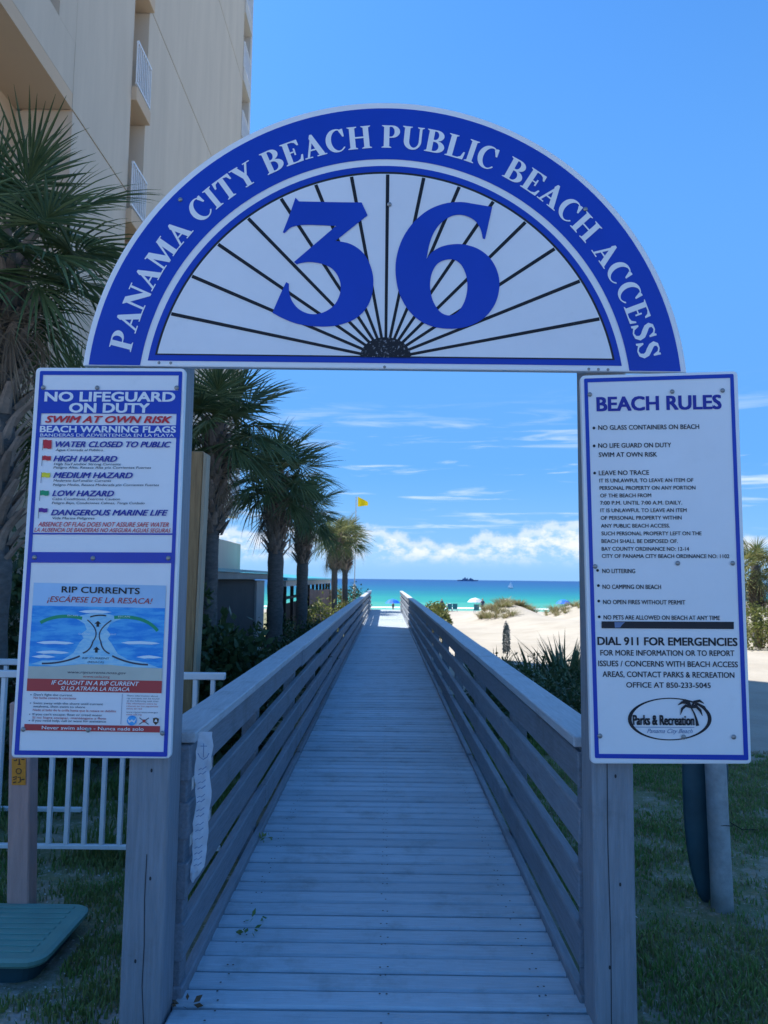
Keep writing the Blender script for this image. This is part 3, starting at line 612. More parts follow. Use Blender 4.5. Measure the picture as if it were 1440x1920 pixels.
PT('IF CAUGHT IN A RIP CURRENT', .18, .685, .83, 8.2, 'white', bold=.02, shear=.25, lay=6); PT('SI LO ATRAPA LA RESACA', .25, .722, .76, 7.6, 'white', bold=.015, shear=.25, lay=6)
for s_, x0, y, x1, m in (("Don't fight the current", .055, .763, .34, 'dgrey'), ('No luche contra la corriente', .055, .784, .37, 'dred'), ('Swim away with the shore until current', .055, .82, .57, 'dgrey'), ('weakens, then swim to shore', .055, .842, .44, 'dgrey'),
        ('Nade al lado de la orilla hasta que la resaca se debilite', .055, .866, .67, 'dred'), ("If you can't escape, float or tread water", .055, .895, .57, 'dgrey'), ('Si no logra escapar, manténgase a flote', .055, .917, .60, 'dred'),
        ('If you need help, call or wave for assistance', .055, .937, .60, 'dgrey')):
    PT(s_, x0, y, x1, 4.4, m, bold=.01)
for y in (.76, .817, .892, .934): LB.poly('bullet', [[PQ(.03, y-.006), PQ(.038, y-.006), PQ(.038, y), PQ(.03, y)]], M['dgrey'], poster, 5.6)
for k, m in enumerate(('dgrey', 'dgrey', 'dgrey', 'dred', 'dred', 'dred')): PT(('More information about', 'rip currents can be found', 'at the following web sites', 'Más información sobre las', 'resacas en los siguientes', 'sitios de red')[k], .745, .757+.0175*k, (.975, .985, .98, .97, .98, .86)[k], 3.0, m)
PT('www.ripcurrents.noaa.gov', .745, .868, .98, 3, 'dgrey'); PT('www.usla.org', .745, .884, .86, 3, 'dred')
LB.line([PQ(.71, .742), PQ(.71, .945)], 0.8, M['slate'], poster, 'divider', 5.5)
def disc(cx, cy, r, n=18): return [[PQ(cx+r*math.cos(2*PI*i/n), cy+r*0.92*math.sin(2*PI*i/n)) for i in range(n)]]
LB.poly('round_logo', disc(.79, .92, .037), M['seab'], poster, 5.6); LB.poly('round_logo', [[PQ(.757, .905), PQ(.775, .922), PQ(.79, .912), PQ(.806, .922), PQ(.823, .900), PQ(.81, .935), PQ(.79, .925), PQ(.77, .937)]], M['white'], poster, 5.9)
LB.line([PQ(.845, .90), PQ(.915, .945)], 1.5, M['dgrey'], poster, 'crossed_oars_logo', 5.7); LB.line([PQ(.915, .90), PQ(.845, .945)], 1.5, M['dgrey'], poster, 'crossed_oars_logo', 5.9); LB.poly('crossed_oars_logo', disc(.88, .922, .012, 8), M['dred'], poster, 6.1)
LB.poly('arrowhead_logo', [[PQ(.945, .902), PQ(.968, .897), PQ(.99, .905), PQ(.986, .93), PQ(.967, .948), PQ(.948, .93)]], M['twig'], poster, 5.8); LB.poly('arrowhead_logo', [[PQ(.955, .925), PQ(.968, .905), PQ(.98, .927)]], M['white'], poster, 6.0)
PT('Never swim alone - Nunca nade solo', .13, .988, .88, 6.6, 'white', bold=.02, lay=6)
bolts(LB, ls, [(81, 726.5), (182, 727), (331, 727), (64.5, 1045), (174, 1046.5), (315.5, 1046.5)], lay=5)
bolts(LB, ls, [(43.5, 1367.5), (165, 1369), (304.5, 1375)], lay=6)

# ---- right rules sign
RB_ = Board(2.60)
rs = thing('rules_sign', 'tall white sign with blue border listing the beach rules', 'sign', (0.97, 2.60, 0.88))
RB_.panel(rounded([(1088.5, 704.5), (1382.5, 696), (1408.5, 1432), (1108, 1431.5)], 9), 0.018, M['white'], rs)
RB_.poly('blue_border', [rounded([(1095, 709.8), (1375.5, 701), (1403.5, 1425.5), (1115.5, 1421.5)], 3), [(1102, 717), (1369, 708.5), (1394.5, 1415.5), (1123, 1413.5)]], M['blue'], rs, 3)
U = lambda s_, x0, y0, x1, y1, h, m='black', **k: RB_.text(s_, x0, y0, x1, y1, h, M[m], rs, **{**dict(lay=3, lean=-0.03, bold=.02), **k})
U('BEACH RULES', 1120, 770.5, 1352, 766, 27, 'navy', bold=.05)
rows = [('NO GLASS CONTAINERS ON BEACH', 1122, 806, 1311, 804, 9), ('NO LIFE GUARD ON DUTY', 1122, 839.7, 1258.5, 838.4, 9), ('SWIM AT OWN RISK', 1123, 856.8, 1232, 856, 9), ('LEAVE NO TRACE', 1123, 891, 1217, 890, 9),
 ('IT IS UNLAWFUL TO LEAVE AN ITEM OF', 1124, 904.5, 1300, 903.5, 7.4), ('PERSONAL PROPERTY ON ANY PORTION', 1124.5, 918.5, 1304, 917.7, 7.4), ('OF THE BEACH FROM', 1125.5, 932.6, 1221, 932.2, 7.4), ('7:00 P.M. UNTIL 7:00 A.M. DAILY.', 1125.5, 946.3, 1279, 945.8, 7.4),
 ('IT IS UNLAWFUL TO LEAVE AN ITEM', 1126, 960.4, 1287.5, 960, 7.4), ('OF PERSONAL PROPERTY WITHIN', 1126.5, 974.5, 1278, 974, 7.4), ('ANY PUBLIC BEACH ACCESS.', 1127, 989.3, 1256, 989, 7.4), ('SUCH PERSONAL PROPERTY LEFT ON THE', 1128, 1003.7, 1315.5, 1003.5, 7.4),
 ('BEACH SHALL BE DISPOSED OF.', 1128, 1018, 1271, 1018, 7.4), ('BAY COUNTY ORDINANCE NO: 12-14', 1128.4, 1032.4, 1292, 1032.6, 7.4), ('CITY OF PANAMA CITY BEACH ORDINANCE NO: 1102', 1128.6, 1046, 1367.5, 1046.5, 7.6),
 ('NO LITTERING', 1129.5, 1074.4, 1191, 1074.6, 8.4), ('NO CAMPING ON BEACH', 1130, 1104, 1239.5, 1104.4, 8.4), ('NO OPEN FIRES WITHOUT PERMIT', 1131, 1132.6, 1285, 1133.4, 8.4), ('NO PETS ARE ALLOWED ON BEACH AT ANY TIME', 1132, 1161.4, 1350, 1162.6, 8.4),
 ('FOR MORE INFORMATION OR TO REPORT', 1126, 1229, 1377, 1230, 11), ('ISSUES / CONCERNS WITH BEACH ACCESS', 1122, 1249, 1383.5, 1251, 11), ('AREAS, CONTACT PARKS & RECREATION', 1130, 1269, 1377, 1271, 11), ('OFFICE AT 850-233-5045', 1174.5, 1289, 1332.6, 1290, 10.5)]
for r_ in rows: U(*r_)
U('DIAL 911 FOR EMERGENCIES', 1121, 1209, 1382.5, 1211, 15.5, bold=.04)
for x, y in ((1113.6, 802.5), (1114, 836), (1115, 887), (1120.5, 1069.5), (1122, 1098), (1122.7, 1127), (1123.5, 1156.5)):
    RB_.poly('bullet', [[(x+2.7*math.cos(q*PI/5), y+2.7*math.sin(q*PI/5)) for q in range(10)]], M['black'], rs, 3)
RB_.poly('black_tape', [[(1128, 1165), (1376, 1166), (1376, 1179.5), (1128, 1178)]], M['black'], rs, 4)
RB_.poly('scrape', [[(1152, 1166.5), (1172, 1166.5), (1166, 1172), (1163, 1176.5), (1153, 1177)]], M['slate'], rs, 4.4)
ov = lambda rx, ry, cx=1255.8, cy=1348.3, n=60: [(cx+rx*math.cos(2*PI*i/n), cy+ry*math.sin(2*PI*i/n)) for i in range(n)]
RB_.poly('oval_logo', [ov(78.5, 40), ov(71.5, 38, 1255.8)], M['black'], rs, 3)
U('Parks & Recreation', 1187.5, 1358.7, 1301.5, 1359.5, 19, 'black', bold=.045, lay=4); RB_.line([(1190, 1363.3), (1302, 1364)], 0.9, M['slate'], rs, 'underline', 4)
U('Panama City Beach', 1213, 1374.4, 1299, 1374.8, 8.5, 'slate', shear=.45, bold=0, lay=4)
lg_ = MB(); RB_.line([(1308, 1361), (1306, 1350), (1302, 1338), (1296, 1327)], 4.2, None, rs, '', 4.2, joined=lg_, taper=[1.5, 1, .7, .6])
for k, (pts) in enumerate([[(1296, 1327), (1289, 1318), (1279, 1317), (1271, 1322)], [(1296, 1327), (1286, 1323), (1279, 1329), (1276, 1340)], [(1296, 1326), (1291, 1316), (1284, 1313), (1280, 1314)], [(1296, 1326), (1302, 1316), (1312, 1314), (1320, 1319)], [(1296, 1327), (1308, 1320), (1320, 1326), (1329, 1338)], [(1296, 1327), (1306, 1325), (1313, 1332), (1317, 1342)]]):
    RB_.line(pts, 5.5, None, rs, '', 4.4+0.2*k, joined=lg_, taper=[.5, 1, .9, .2])
lg_.part('palm_logo', M['black'], rs)
bolts(RB_, rs, [(1106, 739.5), (1260.5, 734), (1355, 732), (1116, 1062), (1271, 1056), (1374, 1056), (1125, 1380), (1282, 1382), (1376, 1382)], lay=5)

# ------------------------------------------------------------------ paper ribbon hanging on the left railing
def ribbon():
    cen = [(383, 1372), (383, 1400), (381, 1440), (380, 1480), (379, 1520), (377, 1560), (373, 1600), (368, 1632), (362, 1655)]
    half = [14, 15.5, 14, 15, 13.5, 14.5, 13, 12, 1.5]
    r = thing('paper_ribbon', 'torn white paper ribbon with an anchor drawing hanging from the left rail', 'ribbon', (-0.69, 2.86, 0.5))
    vs = []; fs = []; rr = random.Random(4); m = 26
    for i in range(m+1):
        q = i/m*(len(cen)-1); k_ = min(int(q), len(cen)-2); f = q-k_; u = cen[k_][0]*(1-f)+cen[k_+1][0]*f; v = cen[k_][1]*(1-f)+cen[k_+1][1]*f; h_ = half[k_]*(1-f)+half[k_+1]*f
        for k in range(5):
            Y = 2.835 + 0.010*math.sin(i*0.9+k*1.1) + 0.007*math.sin(i*2.1-k*1.7) + 0.008*(k-2) + rr.uniform(-.004, .004)
            e_ = rr.uniform(-1.3, 1.3) if k in (0, 4) else 0
            vs.append(at(u+(k-2)/2*h_+e_+1.6*math.sin(i*.7), v, Y=Y))
        if i:
            for k in range(4): a = (i-1)*5+k; fs.append((a, a+1, a+6, a+5))
    mb = MB().add(vs, fs); mb.part('paper', M['paper'], r, True)
    rb = Board(2.80)
    ink = MB(); rb.line([(382, 1394), (381.5, 1420)], 1.6, None, None, '', 0, joined=ink); rb.line([(376, 1399), (388, 1399)], 1.4, None, None, '', .2, joined=ink)
    rb.line([(371, 1412), (375, 1420), (381, 1424), (388, 1420), (392, 1412)], 1.8, None, None, '', .4, joined=ink)
    y = 1440
    while y < 1630:
        x = 380-(y-1440)*.05; rb.line([(x-8, y+4), (x-3, y+1), (x, y+2.5), (x+7, y-3)], 1.2+random.random(), None, None, '', .6, joined=ink); y += random.choice((9, 11, 16))
    ink.part('anchor_print', M['ink'], r)
ribbon()

# ------------------------------------------------------------------ left: fence, marker post, utility box, tan post
fn = thing('picket_fence', 'low white metal picket fence between the lawn and the palms', 'fence', (-2.2, 4.4, -0.1))
MB().box(-4.4, -0.93, 4.37, 4.41, 0.905, 0.945, 0.004).part('top_rail', M['pvc'], fn)
MB().box(-4.4, -0.93, 4.375, 4.405, -0.055, -0.03, 0.003).part('bottom_rail', M['pvc'], fn)
pk = mesh('picket', *(lambda b: (b.v, b.f))(MB().box(-0.0125, 0.0125, -0.0125, 0.0125, 0, 0.935, 0.002)), M['pvc'])
x = -4.35
while x < -0.95: link('picket', pk, fn, Vector((x, 4.39, -0.03)) - root_of(fn)); x += 0.1015
fn2 = thing('picket_fence', 'second white picket fence running off to the left behind the first', 'fence', (-3.0, 5.2, -0.2))
MB().box(-5.6, -2.05, 5.18, 5.22, 0.88, 0.92, 0.004).part('top_rail', M['pvc'], fn2); MB().box(-5.6, -2.05, 5.185, 5.215, -0.1, -0.07, 0.004).part('bottom_rail', M['pvc'], fn2)
x = -5.5
while x < -2.6: link('picket', pk, fn2, Vector((x, 5.2, -0.06)) - root_of(fn2)); x += 0.12
mp_ = thing('marker_post', 'pinkish square marker post with an orange sticker behind the green box', 'post', (-1.80, 3.62, -0.2))
pb0, pb1 = at(32, 1700, Y=3.6), at(37, 1318, Y=3.6); b_ = MB().box(-.051, .051, 0, .09, -0.3, pb1.z, 0.006)
for v in b_.v: v.x += pb0.x + (pb1.x-pb0.x)*(v.z-pb0.z)/(pb1.z-pb0.z); v.y += 3.601
b_.part('timber', M['pinkpost'], mp_)
stk = MB(); mpb = Board(3.597); mpb.poly('', [[(22, 1422), (48.5, 1422), (48, 1472), (22, 1472)]], None, mp_, 0, joined=stk); st_ = stk.part('orange_sticker', M['orange'], mp_)
mk = MB(); [mpb.line(l_, 1.8, None, None, '', 1+.1*i, joined=mk) for i, l_ in enumerate([[(26, 1426), (31, 1426), (31, 1423)], [(36, 1423), (36, 1434)], [(33, 1433), (39, 1433)], [(40, 1424), (46, 1424)], [(24, 1458), (31, 1456), (30, 1460), (25, 1462)], [(24, 1468), (30, 1466)], [(33, 1458), (38, 1457), (38, 1466), (34, 1467)], [(40, 1462), (46, 1461)]])]
mpb.line([(35+5*math.cos(q*PI/5), 1446+5*math.sin(q*PI/5)) for q in range(11)], 1.4, None, None, '', 2, joined=mk); mk.part('black_print', M['black'], st_)
def roundrect(x0, x1, y0, y1, r, n=5):
    out = []
    for cx, cy, a0 in ((x1-r, y1-r, 0), (x0+r, y1-r, 90), (x0+r, y0+r, 180), (x1-r, y0+r, 270)):
        out += [(cx+r*math.cos(R(a0+90*k/n)), cy+r*math.sin(R(a0+90*k/n))) for k in range(n+1)]
    return out
ub = thing('utility_box', 'low green plastic utility box with a ribbed lid in the grass', 'utility box', (-1.85, 3.3, -0.15))
def loft(levels):
    mb = MB(); n = len(levels[0][0]); vs = []; fs = []
    for lp, z in levels: vs += [(x, y, z) for x, y in lp]
    for k in range(len(levels)-1): fs += [(k*n+i, k*n+(i+1) % n, (k+1)*n+(i+1) % n, (k+1)*n+i) for i in range(n)]
    fs.append(tuple(range((len(levels)-1)*n, len(levels)*n))); mb.add(vs, fs); return mb
loft([(roundrect(-2.30, -1.36, 3.10, 3.61, .07), -.062), (roundrect(-2.31, -1.35, 3.09, 3.62, .08), -.05), (roundrect(-2.31, -1.35, 3.09, 3.62, .08), -.035), (roundrect(-2.295, -1.365, 3.105, 3.605, .07), -.026)]).part('lid', M['box'], ub)
loft([(roundrect(-2.22, -1.44, 3.17, 3.54, .06), -.25), (roundrect(-2.27, -1.39, 3.13, 3.58, .07), -.062)]).part('base', M['boxd'], ub)
for k in range(9):
    y = 3.155 + k*0.05; MB().box(-2.24, -1.42, y, y+0.022, -.0275, -.0215, 0.002).part('lid_rib', M['box'], ub)
tp = thing('timber_post', 'tall tan wooden post standing between the gate and the palms', 'post', (-1.60, 6.2, -0.3))
b_ = MB().box(-1.665, -1.562, 6.13, 6.27, -0.5, 2.55, 0.006); [v.__setitem__(0, v.x + 0.03*(v.z-1.0)/2) for v in b_.v]; b_.part('timber', M['tan'], tp)
st2 = MB().box(-1.559, -1.532, 6.125, 6.26, -0.4, 2.53, 0.003); [v.__setitem__(0, v.x + 0.03*(v.z-1.0)/2) for v in st2.v]; st2.part('pale_strip', M['tanp'], tp)  # right face of the same post, its lighter side put into the colour

# ------------------------------------------------------------------ right: pole and dark board
pl = thing('round_pole', 'weathered round pole standing on the lawn below the rules sign', 'pole', (1.72, 3.9, -0.2))
MB().tube([(1.715, 3.9, -0.25), (1.71, 3.9, 0.0), (1.69, 3.9, 0.9), (1.68, 3.9, 1.5)], [0.055, 0.053, 0.051, 0.051], 20).part('shaft', M['steel'], pl, True)
MB().tube([(1.715+0.054*math.cos(a_), 3.9+0.054*math.sin(a_), 0.285+0.004*math.sin(3*a_)) for a_ in [q*PI/8 for q in range(17)]] + [(1.80, 3.85, 0.27), (1.87, 3.83, 0.275)], 0.002, 5).part('wire', M['dark'], pl)
bd = thing('oval_board', 'dark oval board leaning behind the round pole on the lawn', 'board', (1.75, 4.05, -0.1))
def ovalboard():
    pts = [(1281, 1400), (1279, 1450), (1281, 1520), (1285, 1575), (1293, 1630), (1303, 1668), (1315, 1696), (1335, 1700), (1349, 1650), (1357, 1580), (1362, 1515), (1364, 1460), (1360, 1400), (1340, 1360), (1310, 1350), (1290, 1370)]
    sm_ = crom([p for p in pts], 3); f = [at(u, 1400+(v-1400)*.97, Y=3.995) for u, v in sm_]; n = len(f); c = sum(f, Vector())/n
    mb = MB(); rings = [(1.0, 0.0), (1.0, -0.01), (0.93, -0.022), (0.6, -0.032)]
    vs = [Vector((c.x+(p.x-c.x)*s_, p.y+dy, c.z+(p.z-c.z)*s_)) for s_, dy in rings for p in f]
    fs = [(k*n+i, k*n+(i+1) % n, (k+1)*n+(i+1) % n, (k+1)*n+i) for k in range(3) for i in range(n)] + [tuple(range(3*n, 4*n)), tuple(range(n))[::-1]]
    mb.add(vs, fs); mb.part('board', M['darkb'], bd, True)
ovalboard()

# ------------------------------------------------------------------ apartment tower
tw = thing('apartment_tower', 'tall beige stucco apartment tower with recessed balconies at the upper left', 'building', (-12, 10, -0.5))
XT = -5.6; J = [9.65, 14.62, 20.1, 25.5, 31, 36.5, 42, 47.5, 53]
XB = -18.0
MB().box(XB, XT-1.0, 5.0, 24.6, -0.5, 53).part('core', M['stuccow'], tw)
def panels(y0, y1, zs, m='stucco'):
    for a, b in zip(zs[:-1], zs[1:]): MB().box(XT-1.0+.002, XT, y0, y1, a+0.02, b-0.02).part('wall_panel', M[m], tw)
panels(12.32, 15.08, J); panels(16.02, 26.3, [3.9]+J)
MB().box(XT-0.98, XT-0.03, 12.34, 26.28, 3.95, 52.9).part('joint_backing', M['stuccow'], tw) if False else None
for z in J[:-1]:
    MB().box(XT-0.9, XT-0.035, 12.34, 15.06, z-0.0199, z+0.0199).part('joint', M['stuccow'], tw); MB().box(XT-0.9, XT-0.035, 16.04, 26.28, z-0.0199, z+0.0199).part('joint', M['stuccow'], tw)
# lower wall below the first joint, and the wall turning away from us
MB().box(XT-3.5, XT, 12.34, 15.08, -0.5, J[0]-0.02).part('lower_wall', M['stucco'], tw); MB().box(XT-1.0, XT-0.02, 16.02, 24.5, -0.5, 3.88).part('lower_wall', M['stucco'], tw)
MB().box(XB, XT-3.5, 12.36, 12.9, -0.5, J[0]).part('front_wall', M['stuccop'], tw)
# overhanging storeys towards the street, open balconies above the soffit
MB().box(-12.0, XT, 5.0, 12.30, J[0], J[0]+0.28).part('soffit_slab', M['stuccow'], tw)
MB().box(XT-0.16, XT+0.002, 5.0, 12.30, J[0]+0.283, J[0]+1.22).part('parapet', M['stucco'], tw)
for k in range(12):
    z = 10.93 + (k)*2.75
    if k: MB().box(XT-1.4, XT, 5.0, 11.8, z-0.55, z+0.35).part('parapet', M['stucco'], tw)
MB().box(XT-0.95, XT+0.001, 11.66, 12.31, J[0]+1.225, 53).part('pier', M['stucco'], tw)
for yy in (8.9, 6.1): MB().box(XT-0.95, XT-.001, yy-1.1, yy+1.1, J[0]+1.225, 53).part('pier', M['stucco'], tw)
MB().box(-9.2, -8.9, 5.0, 12.34, -0.5, J[0]-.01).part('lobby_wall', M['stuccow'], tw)
# slot with small balconies
def railing(x, y0, y1, z, h=1.05, along='y', n=None, wm='pvc'):
    rl = MB(); rl.box(x-.025, x+.025, y0, y1, z+h-.05, z+h); rl.box(x-.02, x+.02, y0, y1, z+.06, z+.1)
    o = rl.part('balcony_railing', M[wm], tw); k = n or int((y1-y0)/0.11)
    bb = MB()
    for i in range(k+1):
        yy = y0 + (y1-y0)*i/k; bb.box(x-.012, x+.012, yy-.012, yy+.012, z+.1, z+h-.05)
    tag(bb.part('railing_bars', M[wm], tw), kind='stuff')
for k in range(17):
    z = 9.3 + k*2.74
    if z > 51: break
    MB().box(XT-1.0, XT+0.12, 15.085, 16.015, z-0.32, z, 0.01).part('balcony_slab', M['stuccow'], tw)
    railing(XT+0.09, 15.1, 16.0, z)
# seaward end: stacked balconies
MB().box(XT-0.9, XT, 27.62, 27.95, 3.9, 53).part('end_fin', M['stuccop'], tw)
for k in range(18):
    z = 4.2 + k*2.74
    MB().box(XT-4, XT+0.05, 26.305, 27.615, z-0.5, z+0.02).part('balcony_slab', M['stuccop'], tw)
    railing(XT+0.03, 26.32, 27.6, z+.02)
    MB().box(XT-1.4, XT-1.3, 24.62, 27.9, z+0.03, z+2.2).part('window', M['glass'], tw)
MB().box(XB, XT-4, 24.61, 27.9, -0.5, 53).part('seaward_wall', M['stucco'], tw)
MB().box(XB, XT-0.15, 24.6, 29.3, -1.2, 2.82, .02).part('podium', M['stucco'], tw)

# low building with teal roof
lb = thing('pool_house', 'low grey building with a teal roof edge behind the palm trunks', 'building', (-4.6, 18, -0.8))
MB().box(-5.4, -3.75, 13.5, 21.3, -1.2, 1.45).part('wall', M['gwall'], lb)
MB().box(-4.2, -3.68, 21.3, 22.6, -1.2, 1.42, .01).part('corner_column', M['gcol'], lb)
MB().box(-5.4, -3.55, 13.3, 22.95, 1.455, 1.62, .01).part('fascia', M['fascia'], lb)
MB().add([(-5.45, 13.2, 1.70), (-3.48, 13.2, 1.625), (-3.48, 23.05, 1.625), (-5.45, 23.05, 1.70), (-5.45, 13.2, 1.80), (-3.48, 13.2, 1.69), (-3.48, 23.05, 1.69), (-5.45, 23.05, 1.80)],
         [(4, 5, 6, 7), (0, 3, 2, 1), (0, 1, 5, 4), (1, 2, 6, 5), (2, 3, 7, 6), (3, 0, 4, 7)]).part('roof', M['teal'], lb)
pv = thing('pavilion', 'long low pavilion with a teal roof and open sides near the beach', 'building', (-4.4, 34, -1))
MB().add([(-6, 24.6, 1.52), (-3.25, 24.6, 1.42), (-3.25, 45, 1.42), (-6, 45, 1.52), (-6, 24.6, 1.72), (-3.25, 24.6, 1.50), (-3.25, 45, 1.50), (-6, 45, 1.72)], [(4, 5, 6, 7), (0, 3, 2, 1), (0, 1, 5, 4), (1, 2, 6, 5), (2, 3, 7, 6), (3, 0, 4, 7)]).part('roof', M['teal'], pv)
MB().box(-3.45, -3.32, 24.8, 44.8, 1.22, 1.415, .005).part('beam', M['gcol'], pv)
for i in range(11): MB().box(-3.46, -3.34, 25+i*1.95, 25.14+i*1.95, -1.5, 1.215, .004).part('column', M['dark'], pv)
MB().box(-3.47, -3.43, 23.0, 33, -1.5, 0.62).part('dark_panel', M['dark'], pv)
MB().box(-3.5, -3.33, 24.9, 44.6, 0.78, 0.86, .004).part('sill_rail', M['dark'], pv)
pf = thing('board_fence', 'pinkish wooden board fence in front of the pavilion', 'fence', (-3.15, 38, -1.2))
fb = mesh('fence_board', *(lambda b: (b.v, b.f))(MB().box(-0.012, 0.012, -0.092, 0.092, 0, 1.95, .003)), M['pinkwood'])
y = 31.0
while y < 47: link('fence_board', fb, pf, Vector((-3.15+random.uniform(-.006, .006), y, gz(-3.15, y)-0.05+random.uniform(0, .03))) - root_of(pf)); y += 0.19

# ------------------------------------------------------------------ palms
def frond_mesh(seed, nseg=34, dead=False, m=None, droop=1.0):
    rg = random.Random(seed); vs = []; fs = []
    Lp = 0.46; pet = []
    for i in range(5): t_ = i/4; pet.append(Vector((Lp*t_, 0, (-0.10 if not dead else -0.16)*t_*t_)))
    mb = MB().tube(pet, [.014, .011, .009, .008, .007], 4); vs = mb.v; fs = mb.f
    hubp = pet[-1]; dirx = Vector((1, 0, -0.35)).normalized()
    for s_ in range(nseg):
        a_ = R(-140 + 280*(s_+0.5)/nseg + rg.uniform(-2, 2)); ca, sa = math.cos(a_), math.sin(a_)
        base = hubp + dirx*(0.20*max(0, ca)**1.2)
        l = (0.52 + 0.16*ca)*rg.uniform(0.85, 1.1)*(0.9 if dead else 1)
        d = Vector((ca*0.95, sa*(0.8 if not dead else 0.45), 0.16*abs(sa) - 0.22*max(ca, 0) + rg.uniform(-.07, .07)))
        d.normalize(); side = Vector((-sa, ca, rg.uniform(-.5, .5))).normalized()
        k0 = len(vs); prof = ((0, .006), (.3, .0165), (.62, .0125), (.85, .006), (1.0, 0.0012)); dr = (0.20+0.36*rg.random())*droop*(1.8 if dead else 1)
        for t_, wd in prof:
            p = base + d*l*t_ + Vector((0, 0, -dr*l*t_**2.3)); wv = side*wd*(1.0 if not dead else .7)
            vs += [p-wv, p + Vector((0, 0, -wd*0.7)), p+wv]
        for q in range(len(prof)-1):
            a = k0+q*3; fs += [(a, a+1, a+4, a+3), (a+1, a+2, a+5, a+4)]
    return mesh('frond', vs, fs, m or M['frond'])
FR = [frond_mesh(i, droop=(.5, .8, 1.1, 1.4)[i % 4]) for i in range(4)]
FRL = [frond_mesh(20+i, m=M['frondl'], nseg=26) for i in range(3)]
FRD = [frond_mesh(40+i, nseg=24, dead=True, m=M['frondd']) for i in range(3)]
def boot_mesh():
    mb = MB(); vs = []
    for t_, w_, th, out in ((0, .060, .024, .0), (.5, .045, .022, .055), (1.0, .026, .012, .135)):
        z = 0.22*t_; vs += [(out, -w_, z), (out+th, -w_*.5, z), (out+th, w_*.5, z), (out, w_, z)]
    fs = [(k*4+i, k*4+(i+1) % 4, (k+1)*4+(i+1) % 4, (k+1)*4+i) for k in range(2) for i in range(4)] + [(8, 9, 10, 11)]
    mb.add(vs, fs); return mesh('leaf_base', mb.v, mb.f, M['boot'])
BOOT = boot_mesh()
def palm(x, y, zc, label, r=0.14, fs=1.0, nf=34, nd_=12, bootz=None, pale=False, lean=(0, 0), seed=0, rb=None, group='palm trees along the boardwalk'):
    rg = random.Random(100+seed); zb = gz(x, y)-0.1; rb = rb or r*1.15
    t_ = thing('palm_tree', label, 'palm tree', (x, y, zb), group)
    H = zc-zb; n = 26
    c = lambda s_: Vector((lean[0]*s_*s_, lean[1]*s_*s_, H*s_))
    pts = [c(i/n)*1.0 for i in range(n+1)]; rad = [ (r*(1.12 - .12*i/n) if not bootz or zb+H*i/n < bootz else rb)*(1+0.05*math.sin(i*1.9+seed)+rg.uniform(-.03, .03)) for i in range(n+1)]
    link('trunk', mesh('trunk', *(lambda b: (b.v, b.f))(MB().tube(pts, rad, 12)), M['trunk'], True), t_)
    if bootz:
        z = bootz-zb; k = 0
        while z < H-0.05:
            a_ = k*2.39996; s_ = z/H; p = c(s_) + Vector((math.cos(a_), math.sin(a_), 0))*rb*0.86
            o = link('leaf_base', BOOT, t_, p, (rg.uniform(-.15, .15), rg.uniform(-.1, .25), a_)); sc = rg.uniform(.8, 1.2)*rb/0.15; o.scale = (sc, sc, sc*1.0)
            z += 0.0135*(0.15/rb)**1.0; k += 1
    top_ = c(1.0)
    for k in range(nf):
        f = k/nf; elv = 82 - 118*f**0.85 + rg.uniform(-9, 9); a_ = k*2.39996 + rg.uniform(-.25, .25)
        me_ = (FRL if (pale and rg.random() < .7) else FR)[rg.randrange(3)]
        o = link('frond', me_, t_, top_ + Vector((math.cos(a_)*.05, math.sin(a_)*.05, 0.10-0.28*f)), (rg.uniform(-.5, .5), -R(elv), a_))
        o.rotation_mode = 'XYZ'; q = Matrix.Rotation(a_, 3, 'Z') @ Matrix.Rotation(-R(elv), 3, 'Y') @ Matrix.Rotation(rg.uniform(-.7, .7), 3, 'X'); o.rotation_euler = q.to_euler()
        s2 = fs*rg.uniform(.85, 1.12)*(0.75+0.25*min(1, f*3)); o.scale = (s2, s2, s2)
    for k in range(nd_):
        a_ = k*2.39996+1; elv = rg.uniform(-82, -52)
        o = link('dead_frond', FRD[k % 3], t_, top_ + Vector((math.cos(a_)*rb*.8, math.sin(a_)*rb*.8, -0.2-0.02*k)), (0, 0, 0))
        q = Matrix.Rotation(a_, 3, 'Z') @ Matrix.Rotation(-R(elv), 3, 'Y') @ Matrix.Rotation(rg.uniform(-.5, .5), 3, 'X'); o.rotation_euler = q.to_euler()
        s2 = fs*rg.uniform(.7, .95); o.scale = (s2, s2, s2)
    return t_
palm(-2.95, 5.5, 4.05, 'nearest palm tree at the left edge, leaning its shaggy crown over the warning sign', r=.15, rb=.135, fs=.86, nf=42, nd_=20, bootz=1.6, seed=1)
palm(-3.75, 9.0, 3.35, 'palm tree mostly hidden behind the warning sign', r=.13, fs=.95, nf=30, nd_=8, bootz=2.4, seed=2)
palm(-2.50, 10.6, 3.72, 'palm tree directly right of the left gate post, with a rough upper trunk', r=.100, rb=.145, fs=1.0, nf=36, nd_=10, bootz=2.1, seed=3)
palm(-2.42, 16.4, 3.80, 'thick palm tree beside the end of the low grey building', r=.165, rb=.165, fs=1.12, nf=40, nd_=16, bootz=2.0, seed=4, lean=(-.05, 0))
palm(-2.45, 21.8, 3.62, 'dark palm tree in front of the open pavilion', r=.16, rb=.17, fs=1.05, nf=40, nd_=18, bootz=1.9, seed=5)
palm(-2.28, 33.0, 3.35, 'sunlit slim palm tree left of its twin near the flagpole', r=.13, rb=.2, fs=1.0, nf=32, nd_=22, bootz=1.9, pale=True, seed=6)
palm(-1.95, 35.5, 3.55, 'sunlit palm tree nearest the yellow flag', r=.13, rb=.2, fs=1.1, nf=34, nd_=24, bootz=1.9, pale=True, seed=7)
